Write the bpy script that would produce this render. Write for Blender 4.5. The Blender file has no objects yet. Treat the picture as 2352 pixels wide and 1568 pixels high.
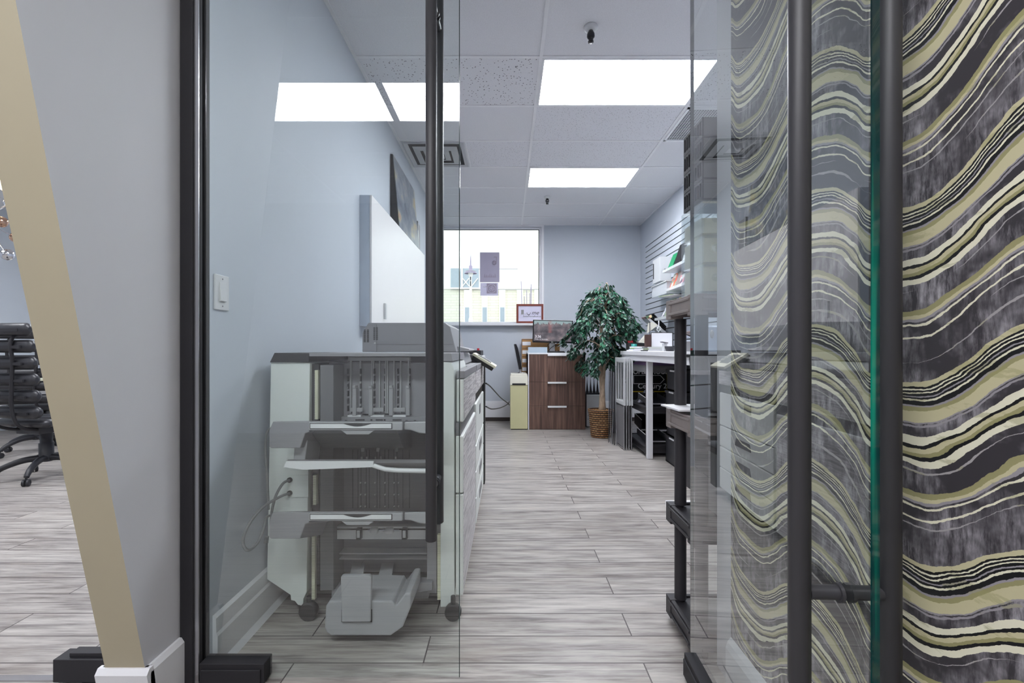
import bpy, math, random
from mathutils import Vector, Matrix
R = math.radians
random.seed(7)
sc = bpy.context.scene
COL = sc.collection
# ------------------------------------------------------------------ camera, world, light, exposure
CX, CY, F, EYE = 1165.0, 803.0, 1035.0, 1.12
cam_d = bpy.data.cameras.new('camera'); cam = bpy.data.objects.new('camera', cam_d); COL.objects.link(cam)
cam.location = (0, 0, EYE); cam.rotation_euler = (R(90), 0, 0)
cam_d.sensor_width = 36; cam_d.lens = F / 2352 * 36
cam_d.shift_x = (1176 - CX) / 2352; cam_d.shift_y = (CY - 784) / 2352
cam_d.clip_start = 0.02; cam_d.clip_end = 200
sc.camera = cam
sc.view_settings.view_transform = 'Standard'; sc.view_settings.look = 'None'
sc.view_settings.gamma = 1; sc.view_settings.use_curve_mapping = False
sc.view_settings.exposure = 0.78
PANEL = 13.0          # strength of the ceiling light diffusers
w = bpy.data.worlds.new('world'); sc.world = w; w.use_nodes = True
w.node_tree.nodes['Background'].inputs[0].default_value = (0.86, 0.92, 1.0, 1)
w.node_tree.nodes['Background'].inputs[1].default_value = 1.5
try:
    sc.cycles.max_bounces = 14; sc.cycles.diffuse_bounces = 7; sc.cycles.glossy_bounces = 6
    sc.cycles.transmission_bounces = 8; sc.cycles.transparent_max_bounces = 24
except Exception: pass
pl = bpy.data.lights.new('window_portal', 'AREA'); pl.shape = 'RECTANGLE'; pl.size = 1.5; pl.size_y = 1.5
pl.cycles.is_portal = True
po = bpy.data.objects.new('window_portal', pl); COL.objects.link(po); po.location = (-.22, 7.3, 2.29); po.rotation_euler = (R(-90), 0, 0)

def X(px, Y): return (px - CX) / F * Y       # metres right of the camera for a photo column at depth Y
def Z(py, Y): return EYE - (py - CY) / F * Y  # height above the floor for a photo row at depth Y

# ------------------------------------------------------------------ materials
def s2l(c):
    c = c / 255.0
    return c / 12.92 if c <= .04045 else ((c + .055) / 1.055) ** 2.4
def rgb(*c): return tuple(s2l(v) for v in c) + (1,)
class N:
    def __init__(s, m): s.nt = m.node_tree
    def n(s, t, **k):
        o = s.nt.nodes.new(t)
        for a, v in k.items(): setattr(o, a, v)
        return o
    def l(s, a, b): s.nt.links.new(a, b)
    def math(s, op, a, b=None, c=None):
        o = s.n('ShaderNodeMath', operation=op)
        for i, v in enumerate((a, b, c)):
            if v is None: continue
            if isinstance(v, (int, float)): o.inputs[i].default_value = v
            else: s.l(v, o.inputs[i])
        return o.outputs[0]
    def mix(s, f, a, b, mode='MIX'):
        o = s.n('ShaderNodeMix', data_type='RGBA', blend_type=mode)
        for i, v in ((0, f), (6, a), (7, b)):
            if isinstance(v, (int, float, tuple)): o.inputs[i].default_value = v
            else: s.l(v, o.inputs[i])
        return o.outputs[2]
    def ramp(s, f, stops, interp='LINEAR'):
        o = s.n('ShaderNodeValToRGB'); cr = o.color_ramp; cr.interpolation = interp
        while len(cr.elements) > 1: cr.elements.remove(cr.elements[-1])
        cr.elements[0].position = stops[0][0]; cr.elements[0].color = stops[0][1]
        for p, c in stops[1:]:
            e = cr.elements.new(p); e.color = c
        s.l(f, o.inputs[0]); return o.outputs[0]
    def noise(s, vec, scale, detail=3, rough=.5, out=0):
        o = s.n('ShaderNodeTexNoise'); o.inputs['Scale'].default_value = scale
        o.inputs['Detail'].default_value = detail; o.inputs['Roughness'].default_value = rough
        s.l(vec, o.inputs['Vector']); return o.outputs[out]
    def mapping(s, vec, scale=(1, 1, 1), loc=(0, 0, 0), rot=(0, 0, 0)):
        o = s.n('ShaderNodeMapping'); o.inputs['Scale'].default_value = scale
        o.inputs['Location'].default_value = loc; o.inputs['Rotation'].default_value = rot
        s.l(vec, o.inputs['Vector']); return o.outputs[0]
def base(name):
    m = bpy.data.materials.new(name); m.use_nodes = True
    return m, N(m), m.node_tree.nodes['Principled BSDF']
def mat(name, c, rough=.5, metal=0, var=.04, scale=8, bump=0, bscale=60, spec=.5, stretch=(1, 1, 1), coat=0):
    m, g, b = base(name)
    co = g.n('ShaderNodeTexCoord').outputs['Object']
    v = g.mapping(co, stretch)
    nz = g.noise(v, scale, 4)
    col = rgb(*c) if len(c) == 3 else c
    lo = tuple(x * (1 - var) for x in col[:3]) + (1,); hi = tuple(min(1, x * (1 + var)) for x in col[:3]) + (1,)
    g.l(g.ramp(nz, [(.3, lo), (.7, hi)]), b.inputs['Base Color'])
    b.inputs['Roughness'].default_value = rough; b.inputs['Metallic'].default_value = metal
    b.inputs['Specular IOR Level'].default_value = spec; b.inputs['Coat Weight'].default_value = coat
    if bump:
        bn = g.n('ShaderNodeBump'); bn.inputs['Strength'].default_value = bump; bn.inputs['Distance'].default_value = .002
        g.l(g.noise(v, bscale, 3), bn.inputs['Height']); g.l(bn.outputs[0], b.inputs['Normal'])
    return m
M = {}
def gm(k, *a, **kw):
    M[k] = mat(k, *a, **kw); return M[k]
gm('wall', (200, 200, 205), .6, var=.015, scale=2, bump=.06, bscale=220)
gm('wall_cool', (188, 194, 203), .6, var=.015, scale=2, bump=.06, bscale=220)
gm('warm_lit_end', (172, 163, 140), .55, var=.02, scale=3)  # warm light on the slanted wall's end face, put into its colour
gm('white_trim', (226, 226, 230), .4, var=.01)
gm('brown_trim', (120, 98, 82), .5)
gm('cabinet_white', (232, 229, 230), .3, var=.01)
gm('white_gloss', (214, 214, 216), .28, var=.01)
gm('white_plastic', (204, 206, 208), .38, var=.01)
gm('copier_white', (234, 238, 234), .42, var=.012, bump=.05, bscale=400)
gm('copier_grey', (146, 145, 149), .45, var=.02, bump=.06, bscale=400)
gm('copier_mid', (168, 168, 171), .4, var=.02)
gm('copier_dark', (118, 117, 120), .5, var=.03)
gm('copier_black', (38, 38, 40), .45)
gm('silver_lip', (228, 228, 230), .3, var=.01)
gm('black_metal', (42, 41, 45), .62, metal=.0, var=.03, spec=.35)
gm('handle_black', (58, 57, 61), .48, var=.02, spec=.5)
gm('black_plastic', (40, 40, 45), .45, var=.05)
gm('black_gloss', (22, 22, 26), .18)
gm('resin_grey', (142, 132, 129), .5, var=.06, scale=20, bump=.1, bscale=90)
gm('resin_black', (48, 46, 50), .48, var=.06, scale=20, bump=.1, bscale=90)
gm('steel', (190, 190, 195), .25, metal=.9, var=.02)
gm('chrome', (220, 220, 225), .08, metal=1, var=.01)
gm('copper', (205, 168, 145), .12, metal=1, var=.02)
gm('leather', (46, 46, 51), .38, var=.08, bump=.25, bscale=120)
gm('cord_grey', (120, 122, 124), .5)
gm('cord_black', (25, 25, 28), .5)
gm('cream_scale', (230, 228, 205), .5)
gm('shredder', (196, 192, 150), .5, var=.02)
gm('offwhite', (225, 222, 208), .5)
gm('cardboard', (176, 134, 88), .8, var=.06, scale=14)
gm('paper', (235, 235, 238), .7, var=.01)
gm('red', (190, 36, 50), .5); gm('green', (30, 140, 90), .5); gm('lime', (170, 215, 60), .5)
gm('yellow', (240, 205, 40), .5); gm('orange', (220, 120, 80), .5); gm('teal', (40, 140, 135), .5)
gm('purple', (150, 120, 165), .5); gm('dark_brown', (78, 55, 50), .5); gm('blue', (70, 90, 150), .5)
gm('poster_grey', (176, 170, 190), .7, var=.02); gm('poster_shape', (158, 148, 165), .7)
gm('poster_light', (215, 212, 232), .7)
gm('frame_wood', (120, 48, 32), .35, var=.1, scale=20, stretch=(1, 1, 6))
gm('tower_silver', (228, 229, 232), .4)
gm('trunk', (172, 152, 132), .8, var=.35, scale=24, bump=.6, bscale=40, stretch=(1, 1, .5))
gm('leaf_dark', (34, 62, 52), .35, var=.35, scale=30); gm('leaf_mid', (52, 106, 80), .32, var=.3, scale=30)
gm('leaf_grey', (90, 110, 104), .4, var=.3, scale=30)
gm('moss', (176, 130, 80), .9, var=.4, scale=60, bump=.5)
gm('facade_white', (240, 238, 228), .8, var=.01); gm('facade_blue', (160, 172, 178), .3)
gm('asphalt', (150, 150, 150), .9); gm('lamp_grey', (150, 140, 160), .4)
gm('hatch_brown', (60, 52, 50), .6)
gm('vent_white', (236, 237, 240), .45, var=.01); gm('vent_dark', (40, 40, 44), .8)
gm('light_frame', (225, 225, 228), .4)
gm('pale_blue', (190, 200, 215), .5)

def emis(name, c, s):
    m, g, b = base(name)
    b.inputs['Base Color'].default_value = (.8, .8, .8, 1)
    b.inputs['Emission Color'].default_value = rgb(*c); b.inputs['Emission Strength'].default_value = s
    M[name] = m; return m
emis('diffuser', (250, 251, 255), PANEL)
emis('diffuser_bright', (246, 249, 255), PANEL * 1.3)
emis('warm_bulb', (255, 225, 180), 6)

def glass(name, tint, refl=1.0, gain=1.0):
    m, g, b = base(name); nt = m.node_tree; nt.nodes.remove(b)
    out = nt.nodes['Material Output']
    tr = g.n('ShaderNodeBsdfTransparent'); tr.inputs[0].default_value = tint
    gl = g.n('ShaderNodeBsdfGlossy'); gl.inputs['Roughness'].default_value = .0; gl.inputs[0].default_value = (refl, refl, refl, 1)
    fr = g.n('ShaderNodeFresnel'); fr.inputs[0].default_value = 1.5
    geo = g.n('ShaderNodeNewGeometry')
    front = g.math('SUBTRACT', 1, geo.outputs['Backfacing'])
    two = g.math('DIVIDE', g.math('MULTIPLY', fr.outputs[0], 2), g.math('ADD', fr.outputs[0], 1))
    f = g.math('MINIMUM', g.math('MULTIPLY', g.math('MULTIPLY', two, front), gain), 1)
    mx = g.n('ShaderNodeMixShader'); g.l(f, mx.inputs[0]); g.l(tr.outputs[0], mx.inputs[1]); g.l(gl.outputs[0], mx.inputs[2])
    g.l(mx.outputs[0], out.inputs[0]); M[name] = m; return m
glass('door_glass', (.958, .984, .978, 1), 1, 1.35)
glass('window_glass', (.97, .985, .98, 1))
glass('clear_plastic', (.93, .95, .95, 1))
def edge_glass():
    m, g, b = base('glass_edge')
    co = g.n('ShaderNodeTexCoord').outputs['Object']
    nz = g.noise(g.mapping(co, (40, 40, .9)), 1.2, 2)
    g.l(g.ramp(nz, [(.38, rgb(0, 36, 38)), (.6, rgb(0, 62, 60)), (.72, rgb(10, 140, 116))]), b.inputs['Base Color'])
    b.inputs['Roughness'].default_value = .12; b.inputs['Coat Weight'].default_value = .5
    M['glass_edge'] = m
edge_glass()

def floor_mat():
    m, g, b = base('wood_floor')
    co = g.n('ShaderNodeTexCoord').outputs['Object']
    br = g.n('ShaderNodeTexBrick'); g.l(g.mapping(co, (1, 1, 1), (0.3, .06, 0)), br.inputs['Vector'])
    br.offset = .37; br.offset_frequency = 2
    for k, v in (('Scale', 1), ('Mortar Size', .0026), ('Mortar Smooth', .1), ('Bias', 0), ('Brick Width', 1.25), ('Row Height', .152)):
        br.inputs[k].default_value = v
    br.inputs['Color1'].default_value = (0, 0, 0, 1); br.inputs['Color2'].default_value = (1, 1, 1, 1); br.inputs['Mortar'].default_value = (.5, .5, .5, 1)
    bid = g.n('ShaderNodeSeparateColor'); g.l(br.outputs['Color'], bid.inputs[0])
    off = g.n('ShaderNodeCombineXYZ'); g.l(g.math('MULTIPLY', bid.outputs[0], 13), off.inputs[2])
    vv = g.n('ShaderNodeVectorMath', operation='ADD'); g.l(co, vv.inputs[0]); g.l(off.outputs[0], vv.inputs[1])
    n1 = g.noise(g.mapping(vv.outputs[0], (1.5, 14, 1)), 2.2, 8, .62)
    n2 = g.noise(g.mapping(vv.outputs[0], (.8, 26, 1)), 3.0, 6, .6)
    n3 = g.noise(g.mapping(vv.outputs[0], (2.5, 9, 1)), 1.3, 3, .5)
    c = g.ramp(n1, [(.32, rgb(86, 78, 76)), (.42, rgb(140, 133, 129)), (.52, rgb(168, 162, 157)), (.66, rgb(192, 187, 181))])
    c = g.mix(g.ramp(n2, [(.54, (0, 0, 0, 1)), (.66, (.8, .8, .8, 1))]), c, rgb(92, 84, 86))
    c = g.mix(g.ramp(n3, [(.52, (0, 0, 0, 1)), (.75, (.45, .45, .45, 1))]), c, rgb(160, 148, 138))
    c = g.mix(.22, c, g.ramp(bid.outputs[0], [(0, rgb(132, 127, 123)), (1, rgb(200, 196, 190))]))
    c = g.mix(br.outputs['Fac'], c, rgb(78, 70, 70))
    g.l(c, b.inputs['Base Color']); b.inputs['Roughness'].default_value = .38; b.inputs['Specular IOR Level'].default_value = .45
    bn = g.n('ShaderNodeBump'); bn.inputs['Strength'].default_value = .12; bn.inputs['Distance'].default_value = .002
    g.l(n1, bn.inputs['Height']); g.l(bn.outputs[0], b.inputs['Normal']); M['wood_floor'] = m
floor_mat()

def tile_mat(name, c, lo, scale, dark):
    m, g, b = base(name)
    co = g.n('ShaderNodeTexCoord').outputs['Object']
    v = g.n('ShaderNodeTexVoronoi'); v.inputs['Scale'].default_value = scale; g.l(g.mapping(co, (1, 1.0, 1)), v.inputs['Vector'])
    nz = g.noise(co, scale * .9, 2)
    hole = g.math('LESS_THAN', g.math('ADD', v.outputs['Distance'], g.math('MULTIPLY', nz, .25)), lo)
    fine = g.noise(co, 260, 3)
    cc = g.mix(g.math('MULTIPLY', hole, dark), g.ramp(fine, [(.3, rgb(*[x - 9 for x in c])), (.7, rgb(*[x + 7 for x in c]))]), rgb(84, 82, 88))
    g.l(cc, b.inputs['Base Color']); b.inputs['Roughness'].default_value = .9; b.inputs['Specular IOR Level'].default_value = .1
    M[name] = m
tile_mat('tile_fine', (220, 220, 224), .20, 120, .35)
tile_mat('tile_coarse', (220, 220, 224), .31, 46, .9)
tile_mat('tile_mid', (220, 220, 225), .30, 66, .75)

def wallpaper():
    m, g, b = base('strata_wallpaper')
    co = g.n('ShaderNodeTexCoord').outputs['Object']
    sep = g.n('ShaderNodeSeparateXYZ'); g.l(co, sep.inputs[0]); U, V = sep.outputs[1], sep.outputs[2]
    p = g.math('FRACT', g.math('ADD', g.math('DIVIDE', g.math('SUBTRACT', U, .83), .53), 10))
    fc = g.n('ShaderNodeFloatCurve'); cv = fc.mapping.curves[0]
    pts = [(0, 0), (.07, .002), (.17, .012), (.26, .06), (.4, .108), (.55, .12), (.66, .10), (.74, .072), (.8, .045), (.87, .02), (.95, .002), (1, 0)]
    cv.points[0].location = (0, 0); cv.points[1].location = (1, 0)
    for a, bb in pts[1:-1]: cv.points.new(a, bb * 5)
    fc.mapping.update(); g.l(p, fc.inputs['Value'])
    wv = g.math('DIVIDE', fc.outputs[0], 5)
    # slow wandering of each stratum plus a torn fine edge
    n1 = g.noise(g.mapping(co, (1, 2.2, 5)), 2.0, 2)
    n2 = g.noise(g.mapping(co, (1, 22, 40)), 2.0, 5, .6)
    wv = g.math('ADD', wv, g.math('MULTIPLY', g.math('SUBTRACT', n1, .5), .034))
    wv = g.math('ADD', wv, g.math('MULTIPLY', g.math('SUBTRACT', n2, .5), .0075))
    t = g.math('FRACT', g.math('ADD', g.math('DIVIDE', g.math('SUBTRACT', g.math('ADD', wv, 1.385), V), .325), 8))
    BE, CR, BK, OL, DK, GR = rgb(204, 196, 158), rgb(236, 231, 206), rgb(16, 15, 18), rgb(158, 152, 108), rgb(56, 52, 57), rgb(158, 152, 157)
    st = [(0, BE), (.026, BK), (.037, CR), (.043, BK), (.056, CR), (.064, BK), (.079, GR), (.086, BK), (.1, CR), (.112, BK), (.14, GR), (.15, OL), (.175, BE),
          (.235, GR), (.243, DK), (.253, GR), (.262, DK), (.31, CR), (.347, BK), (.362, BE), (.385, OL), (.405, BK), (.425, CR), (.46, DK), (.605, OL), (.635, BE), (.655, GR), (.67, DK), (.683, CR), (.692, DK), (.745, CR), (.754, DK)]
    c = g.ramp(t, st, 'CONSTANT')
    for c0, hw, seed in ((.50, .006, 3), (.80, .005, 5), (.88, .010, 1)):
        d_ = g.math('LESS_THAN', g.math('ABSOLUTE', g.math('SUBTRACT', t, c0)), g.math('MULTIPLY', g.ramp(g.noise(g.mapping(co, (1, 3, 2), (0, seed, seed)), 1.6, 3), [(.44, (0, 0, 0, 1)), (.6, (1, 1, 1, 1))]), hw))
        c = g.mix(g.math('MULTIPLY', d_, .7), c, rgb(196, 190, 190))
    # brushed light mottling on the dark strata
    mo = g.noise(g.mapping(co, (1, 60, 14)), 1.0, 6, .7)
    mo2 = g.noise(g.mapping(co, (1, 7, 9)), 1.0, 4, .6)
    ls = g.n('ShaderNodeSeparateColor'); g.l(c, ls.inputs[0])
    dark = g.math('MULTIPLY', g.math('GREATER_THAN', ls.outputs[0], .03), g.math('LESS_THAN', ls.outputs[0], .15))
    mf = g.math('MULTIPLY', g.ramp(mo, [(.40, (0, 0, 0, 1)), (.66, (1, 1, 1, 1))]), g.ramp(mo2, [(.44, (0, 0, 0, 1)), (.62, (.85, .85, .85, 1))]))
    c = g.mix(g.math('MULTIPLY', mf, dark), c, rgb(196, 190, 196))
    mo3 = g.noise(g.mapping(co, (1, 9, 26)), 1.0, 5, .6)
    c = g.mix(g.math('MULTIPLY', g.math('MULTIPLY', g.ramp(mo3, [(.56, (0, 0, 0, 1)), (.6, (1, 1, 1, 1))]), .5), g.math('GREATER_THAN', ls.outputs[0], .2)), c, rgb(160, 156, 106))
    g.l(c, b.inputs['Base Color']); b.inputs['Roughness'].default_value = .55; M['strata_wallpaper'] = m
wallpaper()

def striped(name, c1, c2):        # streaky brushed pattern pressed into the copier doors
    m, g, b = base(name)
    co = g.n('ShaderNodeTexCoord').outputs['Object']
    nz = g.noise(g.mapping(co, (1, 5, 120)), 1.4, 4, .6)
    g.l(g.ramp(nz, [(.42, rgb(*c1)), (.56, rgb(*c2))]), b.inputs['Base Color']); b.inputs['Roughness'].default_value = .4
    M[name] = m
striped('copier_streaks', (176, 172, 175), (230, 227, 228))
def wood(name, a, b_, c, sc_=(22, 1, 1.2)):
    m, g, b = base(name)
    co = g.n('ShaderNodeTexCoord').outputs['Object']
    nz = g.noise(g.mapping(co, sc_), 1.6, 6, .6)
    g.l(g.ramp(nz, [(.32, rgb(*a)), (.5, rgb(*b_)), (.68, rgb(*c))]), b.inputs['Base Color']); b.inputs['Roughness'].default_value = .42
    M[name] = m
wood('walnut', (74, 54, 49), (98, 74, 65), (124, 96, 83))
def wicker():
    m, g, b = base('wicker')
    co = g.n('ShaderNodeTexCoord').outputs['Generated']
    sep = g.n('ShaderNodeSeparateXYZ'); g.l(co, sep.inputs[0])
    ang = g.math('ARCTAN2', g.math('SUBTRACT', sep.outputs[1], .5), g.math('SUBTRACT', sep.outputs[0], .5))
    cb = g.n('ShaderNodeCombineXYZ'); g.l(g.math('MULTIPLY', ang, 1.0), cb.inputs[0]); g.l(sep.outputs[2], cb.inputs[1])
    br = g.n('ShaderNodeTexBrick'); g.l(cb.outputs[0], br.inputs['Vector'])
    for k, v in (('Scale', 1), ('Mortar Size', .017), ('Brick Width', .3), ('Row Height', .075)): br.inputs[k].default_value = v
    br.inputs['Color1'].default_value = rgb(150, 98, 58); br.inputs['Color2'].default_value = rgb(216, 172, 122); br.inputs['Mortar'].default_value = rgb(44, 28, 20)
    g.l(br.outputs['Color'], b.inputs['Base Color']); b.inputs['Roughness'].default_value = .6
    bn = g.n('ShaderNodeBump'); bn.inputs['Strength'].default_value = 1; bn.inputs['Distance'].default_value = .01
    g.l(g.math('SUBTRACT', 1, br.outputs['Fac']), bn.inputs['Height']); g.l(bn.outputs[0], b.inputs['Normal'])
    M['wicker'] = m
wicker()
def brick_facade():
    m, g, b = base('facade_brick')
    co = g.n('ShaderNodeTexCoord').outputs['Object']
    br = g.n('ShaderNodeTexBrick'); g.l(g.mapping(co, (1, 1, 1), rot=(R(90), 0, 0)), br.inputs['Vector'])
    for k, v in (('Scale', 1), ('Mortar Size', .008), ('Brick Width', .5), ('Row Height', .12)): br.inputs[k].default_value = v
    br.inputs['Color1'].default_value = rgb(228, 224, 202); br.inputs['Color2'].default_value = rgb(233, 229, 210); br.inputs['Mortar'].default_value = rgb(206, 201, 180)
    g.l(br.outputs['Color'], b.inputs['Base Color']); b.inputs['Roughness'].default_value = .9; M['facade_brick'] = m
brick_facade()
def abstract_art():
    m, g, b = base('abstract_art')
    co = g.n('ShaderNodeTexCoord').outputs['Generated']
    nz = g.noise(g.mapping(co, (1, 2.2, 1.6)), 2.1, 4, .55)
    g.l(g.ramp(nz, [(.3, rgb(66, 70, 84)), (.46, rgb(112, 120, 132)), (.56, rgb(140, 142, 146)), (.64, rgb(176, 166, 128)), (.7, rgb(170, 130, 112)), (.8, rgb(196, 198, 200))]), b.inputs['Base Color'])
    b.inputs['Roughness'].default_value = .3; M['abstract_art'] = m
abstract_art()
def screen_mat():
    m, g, b = base('screen_image')
    co = g.n('ShaderNodeTexCoord').outputs['Generated']
    sep = g.n('ShaderNodeSeparateXYZ'); g.l(co, sep.inputs[0])
    nz = g.noise(g.mapping(co, (3, 1, 2.2)), 1.5, 4, .55)
    c = g.ramp(nz, [(.3, rgb(52, 50, 58)), (.5, rgb(96, 90, 98)), (.7, rgb(140, 126, 130))])
    edge = g.noise(g.mapping(co, (9, 1, 0)), 1.6, 5, .6)
    sky = g.math('GREATER_THAN', sep.outputs[2], g.math('ADD', .52, g.math('MULTIPLY', edge, .66)))
    c = g.mix(sky, c, rgb(150, 172, 176))
    fx = g.math('SUBTRACT', 1, g.math('MULTIPLY', g.math('ABSOLUTE', g.math('SUBTRACT', sep.outputs[0], .43)), 14))
    fl = g.math('MULTIPLY', g.math('MAXIMUM', fx, 0), g.math('GREATER_THAN', sep.outputs[2], .42))
    c = g.mix(g.math('MULTIPLY', fl, .45), c, rgb(170, 100, 100))
    g.l(c, b.inputs['Emission Color']); b.inputs['Emission Strength'].default_value = .55
    b.inputs['Base Color'].default_value = (.02, .02, .02, 1); b.inputs['Roughness'].default_value = .25; M['screen_image'] = m
screen_mat()
def magazine(name, cols, sc_=22):
    m, g, b = base(name)
    co = g.n('ShaderNodeTexCoord').outputs['Object']
    v = g.n('ShaderNodeTexVoronoi'); v.inputs['Scale'].default_value = sc_; g.l(co, v.inputs['Vector'])
    sp = g.n('ShaderNodeSeparateColor'); g.l(v.outputs['Color'], sp.inputs[0])
    g.l(g.ramp(sp.outputs[0], [(i / len(cols), rgb(*c)) for i, c in enumerate(cols)], 'CONSTANT'), b.inputs['Base Color'])
    b.inputs['Roughness'].default_value = .3; M[name] = m
magazine('cover_orange', [(225, 120, 80), (240, 225, 210), (120, 160, 140), (215, 90, 70)])
magazine('cover_pink', [(240, 225, 235), (225, 140, 150), (235, 235, 235), (110, 90, 110)])
magazine('cover_violet', [(170, 130, 180), (230, 215, 150), (235, 230, 238), (120, 110, 170)], 30)
magazine('cover_sage', [(150, 160, 130), (175, 185, 160), (110, 125, 105)], 16)
magazine('cover_news', [(200, 200, 210), (150, 150, 165), (225, 225, 232)], 40)
magazine('cover_warm', [(120, 60, 50), (200, 90, 80), (235, 210, 170), (90, 120, 90)], 24)
magazine('crumpled_bag', [(60, 62, 70), (140, 142, 155), (38, 38, 44), (200, 200, 212)], 20)
mb_, g_, b_ = base('milky_plastic'); b_.inputs['Base Color'].default_value = rgb(224, 228, 232); b_.inputs['Roughness'].default_value = .25
b_.inputs['Alpha'].default_value = .55; M['milky_plastic'] = mb_
mb_, g_, b_ = base('beige_sheet'); b_.inputs['Base Color'].default_value = rgb(250, 240, 212); b_.inputs['Roughness'].default_value = .3; b_.inputs['Coat Weight'].default_value = .4
M['beige_sheet'] = mb_

# ------------------------------------------------------------------ mesh builder
class MB:
    def __init__(s): s.v = []; s.f = []; s.mi = []; s.sm = []
    def add(s, vs, fs, mi=0, smooth=False, mtx=None):
        k = len(s.v)
        for v in vs:
            v = Vector(v)
            if mtx is not None: v = mtx @ v
            s.v.append(v)
        for f in fs: s.f.append([i + k for i in f]); s.mi.append(mi); s.sm.append(smooth)
        return s
    def box(s, x0, x1, y0, y1, z0, z1, mi=0, mtx=None):
        if x0 > x1: x0, x1 = x1, x0
        if y0 > y1: y0, y1 = y1, y0
        if z0 > z1: z0, z1 = z1, z0
        return s.add([(x0, y0, z0), (x1, y0, z0), (x1, y1, z0), (x0, y1, z0), (x0, y0, z1), (x1, y0, z1), (x1, y1, z1), (x0, y1, z1)],
                     [(0, 3, 2, 1), (4, 5, 6, 7), (0, 1, 5, 4), (1, 2, 6, 5), (2, 3, 7, 6), (3, 0, 4, 7)], mi, False, mtx)
    def prism(s, poly, ax, a, b, mi=0, mtx=None):
        """poly of 2-D points extruded along ax ('x': poly=(y,z), 'y': poly=(x,z), 'z': poly=(x,y))"""
        area = sum(poly[i][0] * poly[(i + 1) % len(poly)][1] - poly[(i + 1) % len(poly)][0] * poly[i][1] for i in range(len(poly)))
        if (area < 0): poly = poly[::-1]
        if a > b: a, b = b, a
        def P(p, t): return {'x': (t, p[0], p[1]), 'y': (p[0], t, p[1]), 'z': (p[0], p[1], t)}[ax]
        n = len(poly); vs = [P(p, a) for p in poly] + [P(p, b) for p in poly]
        flip = ax == 'y'
        fs = [tuple(range(n))[::-1], tuple(range(n, 2 * n))] + [(i, (i + 1) % n, n + (i + 1) % n, n + i) for i in range(n)]
        if flip: fs = [f[::-1] for f in fs]
        return s.add(vs, fs, mi, False, mtx)
    def tube(s, pts, r, seg=10, mi=0, mtx=None, cap=True):
        pts = [Vector(p) for p in pts]; n = len(pts)
        rs = r if isinstance(r, (list, tuple)) else [r] * n
        vs = []; fs = []; prev = None
        for i, p in enumerate(pts):
            d = (pts[min(i + 1, n - 1)] - pts[max(i - 1, 0)]).normalized()
            if prev is None:
                a = Vector((0, 0, 1)) if abs(d.z) < .9 else Vector((1, 0, 0))
                u = d.cross(a).normalized()
            else: u = (prev - d * prev.dot(d)).normalized()
            prev = u; w_ = d.cross(u)
            for k in range(seg):
                a = 2 * math.pi * k / seg
                vs.append(p + (u * math.cos(a) + w_ * math.sin(a)) * rs[i])
        for i in range(n - 1):
            for k in range(seg):
                k2 = (k + 1) % seg
                fs.append((i * seg + k, i * seg + k2, (i + 1) * seg + k2, (i + 1) * seg + k))
        s.add(vs, fs, mi, True, mtx)
        if cap:
            s.add(vs[:seg], [tuple(range(seg))[::-1]], mi, False, mtx); s.add(vs[-seg:], [tuple(range(seg))], mi, False, mtx)
        return s
    def lathe(s, prof, c=(0, 0, 0), seg=24, mi=0, mtx=None):
        vs = []; fs = []
        for r, z in prof:
            for k in range(seg):
                a = 2 * math.pi * k / seg; vs.append((c[0] + r * math.cos(a), c[1] + r * math.sin(a), c[2] + z))
        for i in range(len(prof) - 1):
            for k in range(seg):
                k2 = (k + 1) % seg; fs.append((i * seg + k, i * seg + k2, (i + 1) * seg + k2, (i + 1) * seg + k))
        return s.add(vs, fs, mi, True, mtx)
    def ball(s, c, r, seg=16, mi=0, sz=1, mtx=None):
        pr = [(r * math.sin(math.pi * i / 8) + 1e-4, -r * sz * math.cos(math.pi * i / 8)) for i in range(9)]
        return s.lathe(pr, c, seg, mi, mtx)
    def build(s, name, mats, parent=None, bevel=0, seg=2):
        if not isinstance(mats, (list, tuple)): mats = [mats]
        me = bpy.data.meshes.new(name)
        off = Vector((0, 0, 0))
        if parent is not None:
            q = parent
            while q is not None: off += Vector(q.location); q = q.parent
        else:
            xs = [v.x for v in s.v]; ys = [v.y for v in s.v]; zs = [v.z for v in s.v]
            if not s.__dict__.get('keep'): off = Vector(((min(xs) + max(xs)) / 2, (min(ys) + max(ys)) / 2, min(zs)))
        me.from_pydata([v - off for v in s.v], [], s.f)
        for m in mats: me.materials.append(M[m] if isinstance(m, str) else m)
        me.polygons.foreach_set('material_index', s.mi); me.polygons.foreach_set('use_smooth', s.sm); me.update()
        o = bpy.data.objects.new(name, me); COL.objects.link(o)
        if parent is not None: o.parent = parent
        else: o.location = off
        if bevel:
            bv = o.modifiers.new('bevel', 'BEVEL'); bv.width = bevel; bv.segments = seg; bv.limit_method = 'ANGLE'; bv.angle_limit = R(40)
            bv.harden_normals = False
        return o
def root(name, label, cat, loc=(0, 0, 0), group=None, rz=0):
    o = bpy.data.objects.new(name, None); COL.objects.link(o); o.empty_display_size = .1
    o.location = loc; o.rotation_euler = (0, 0, rz)
    return tag(o, label, cat, group)
def tag(o, label, cat, group=None):
    o['label'] = label; o['category'] = cat
    if group: o['group'] = group
    return o
def struct(o): o['kind'] = 'structure'; return o
def S(mb, name, mats, bevel=0):
    mb.keep = True
    return struct(mb.build(name, mats, None, bevel))
def dup(r, loc, rz=0, label=None):
    def cp(o, par):
        c = o.copy(); COL.objects.link(c); c.parent = par
        for ch in o.children: cp(ch, c)
        return c
    c = cp(r, None); c.location = loc; c.rotation_euler = (0, 0, rz)
    if label: c['label'] = label
    return c
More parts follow.
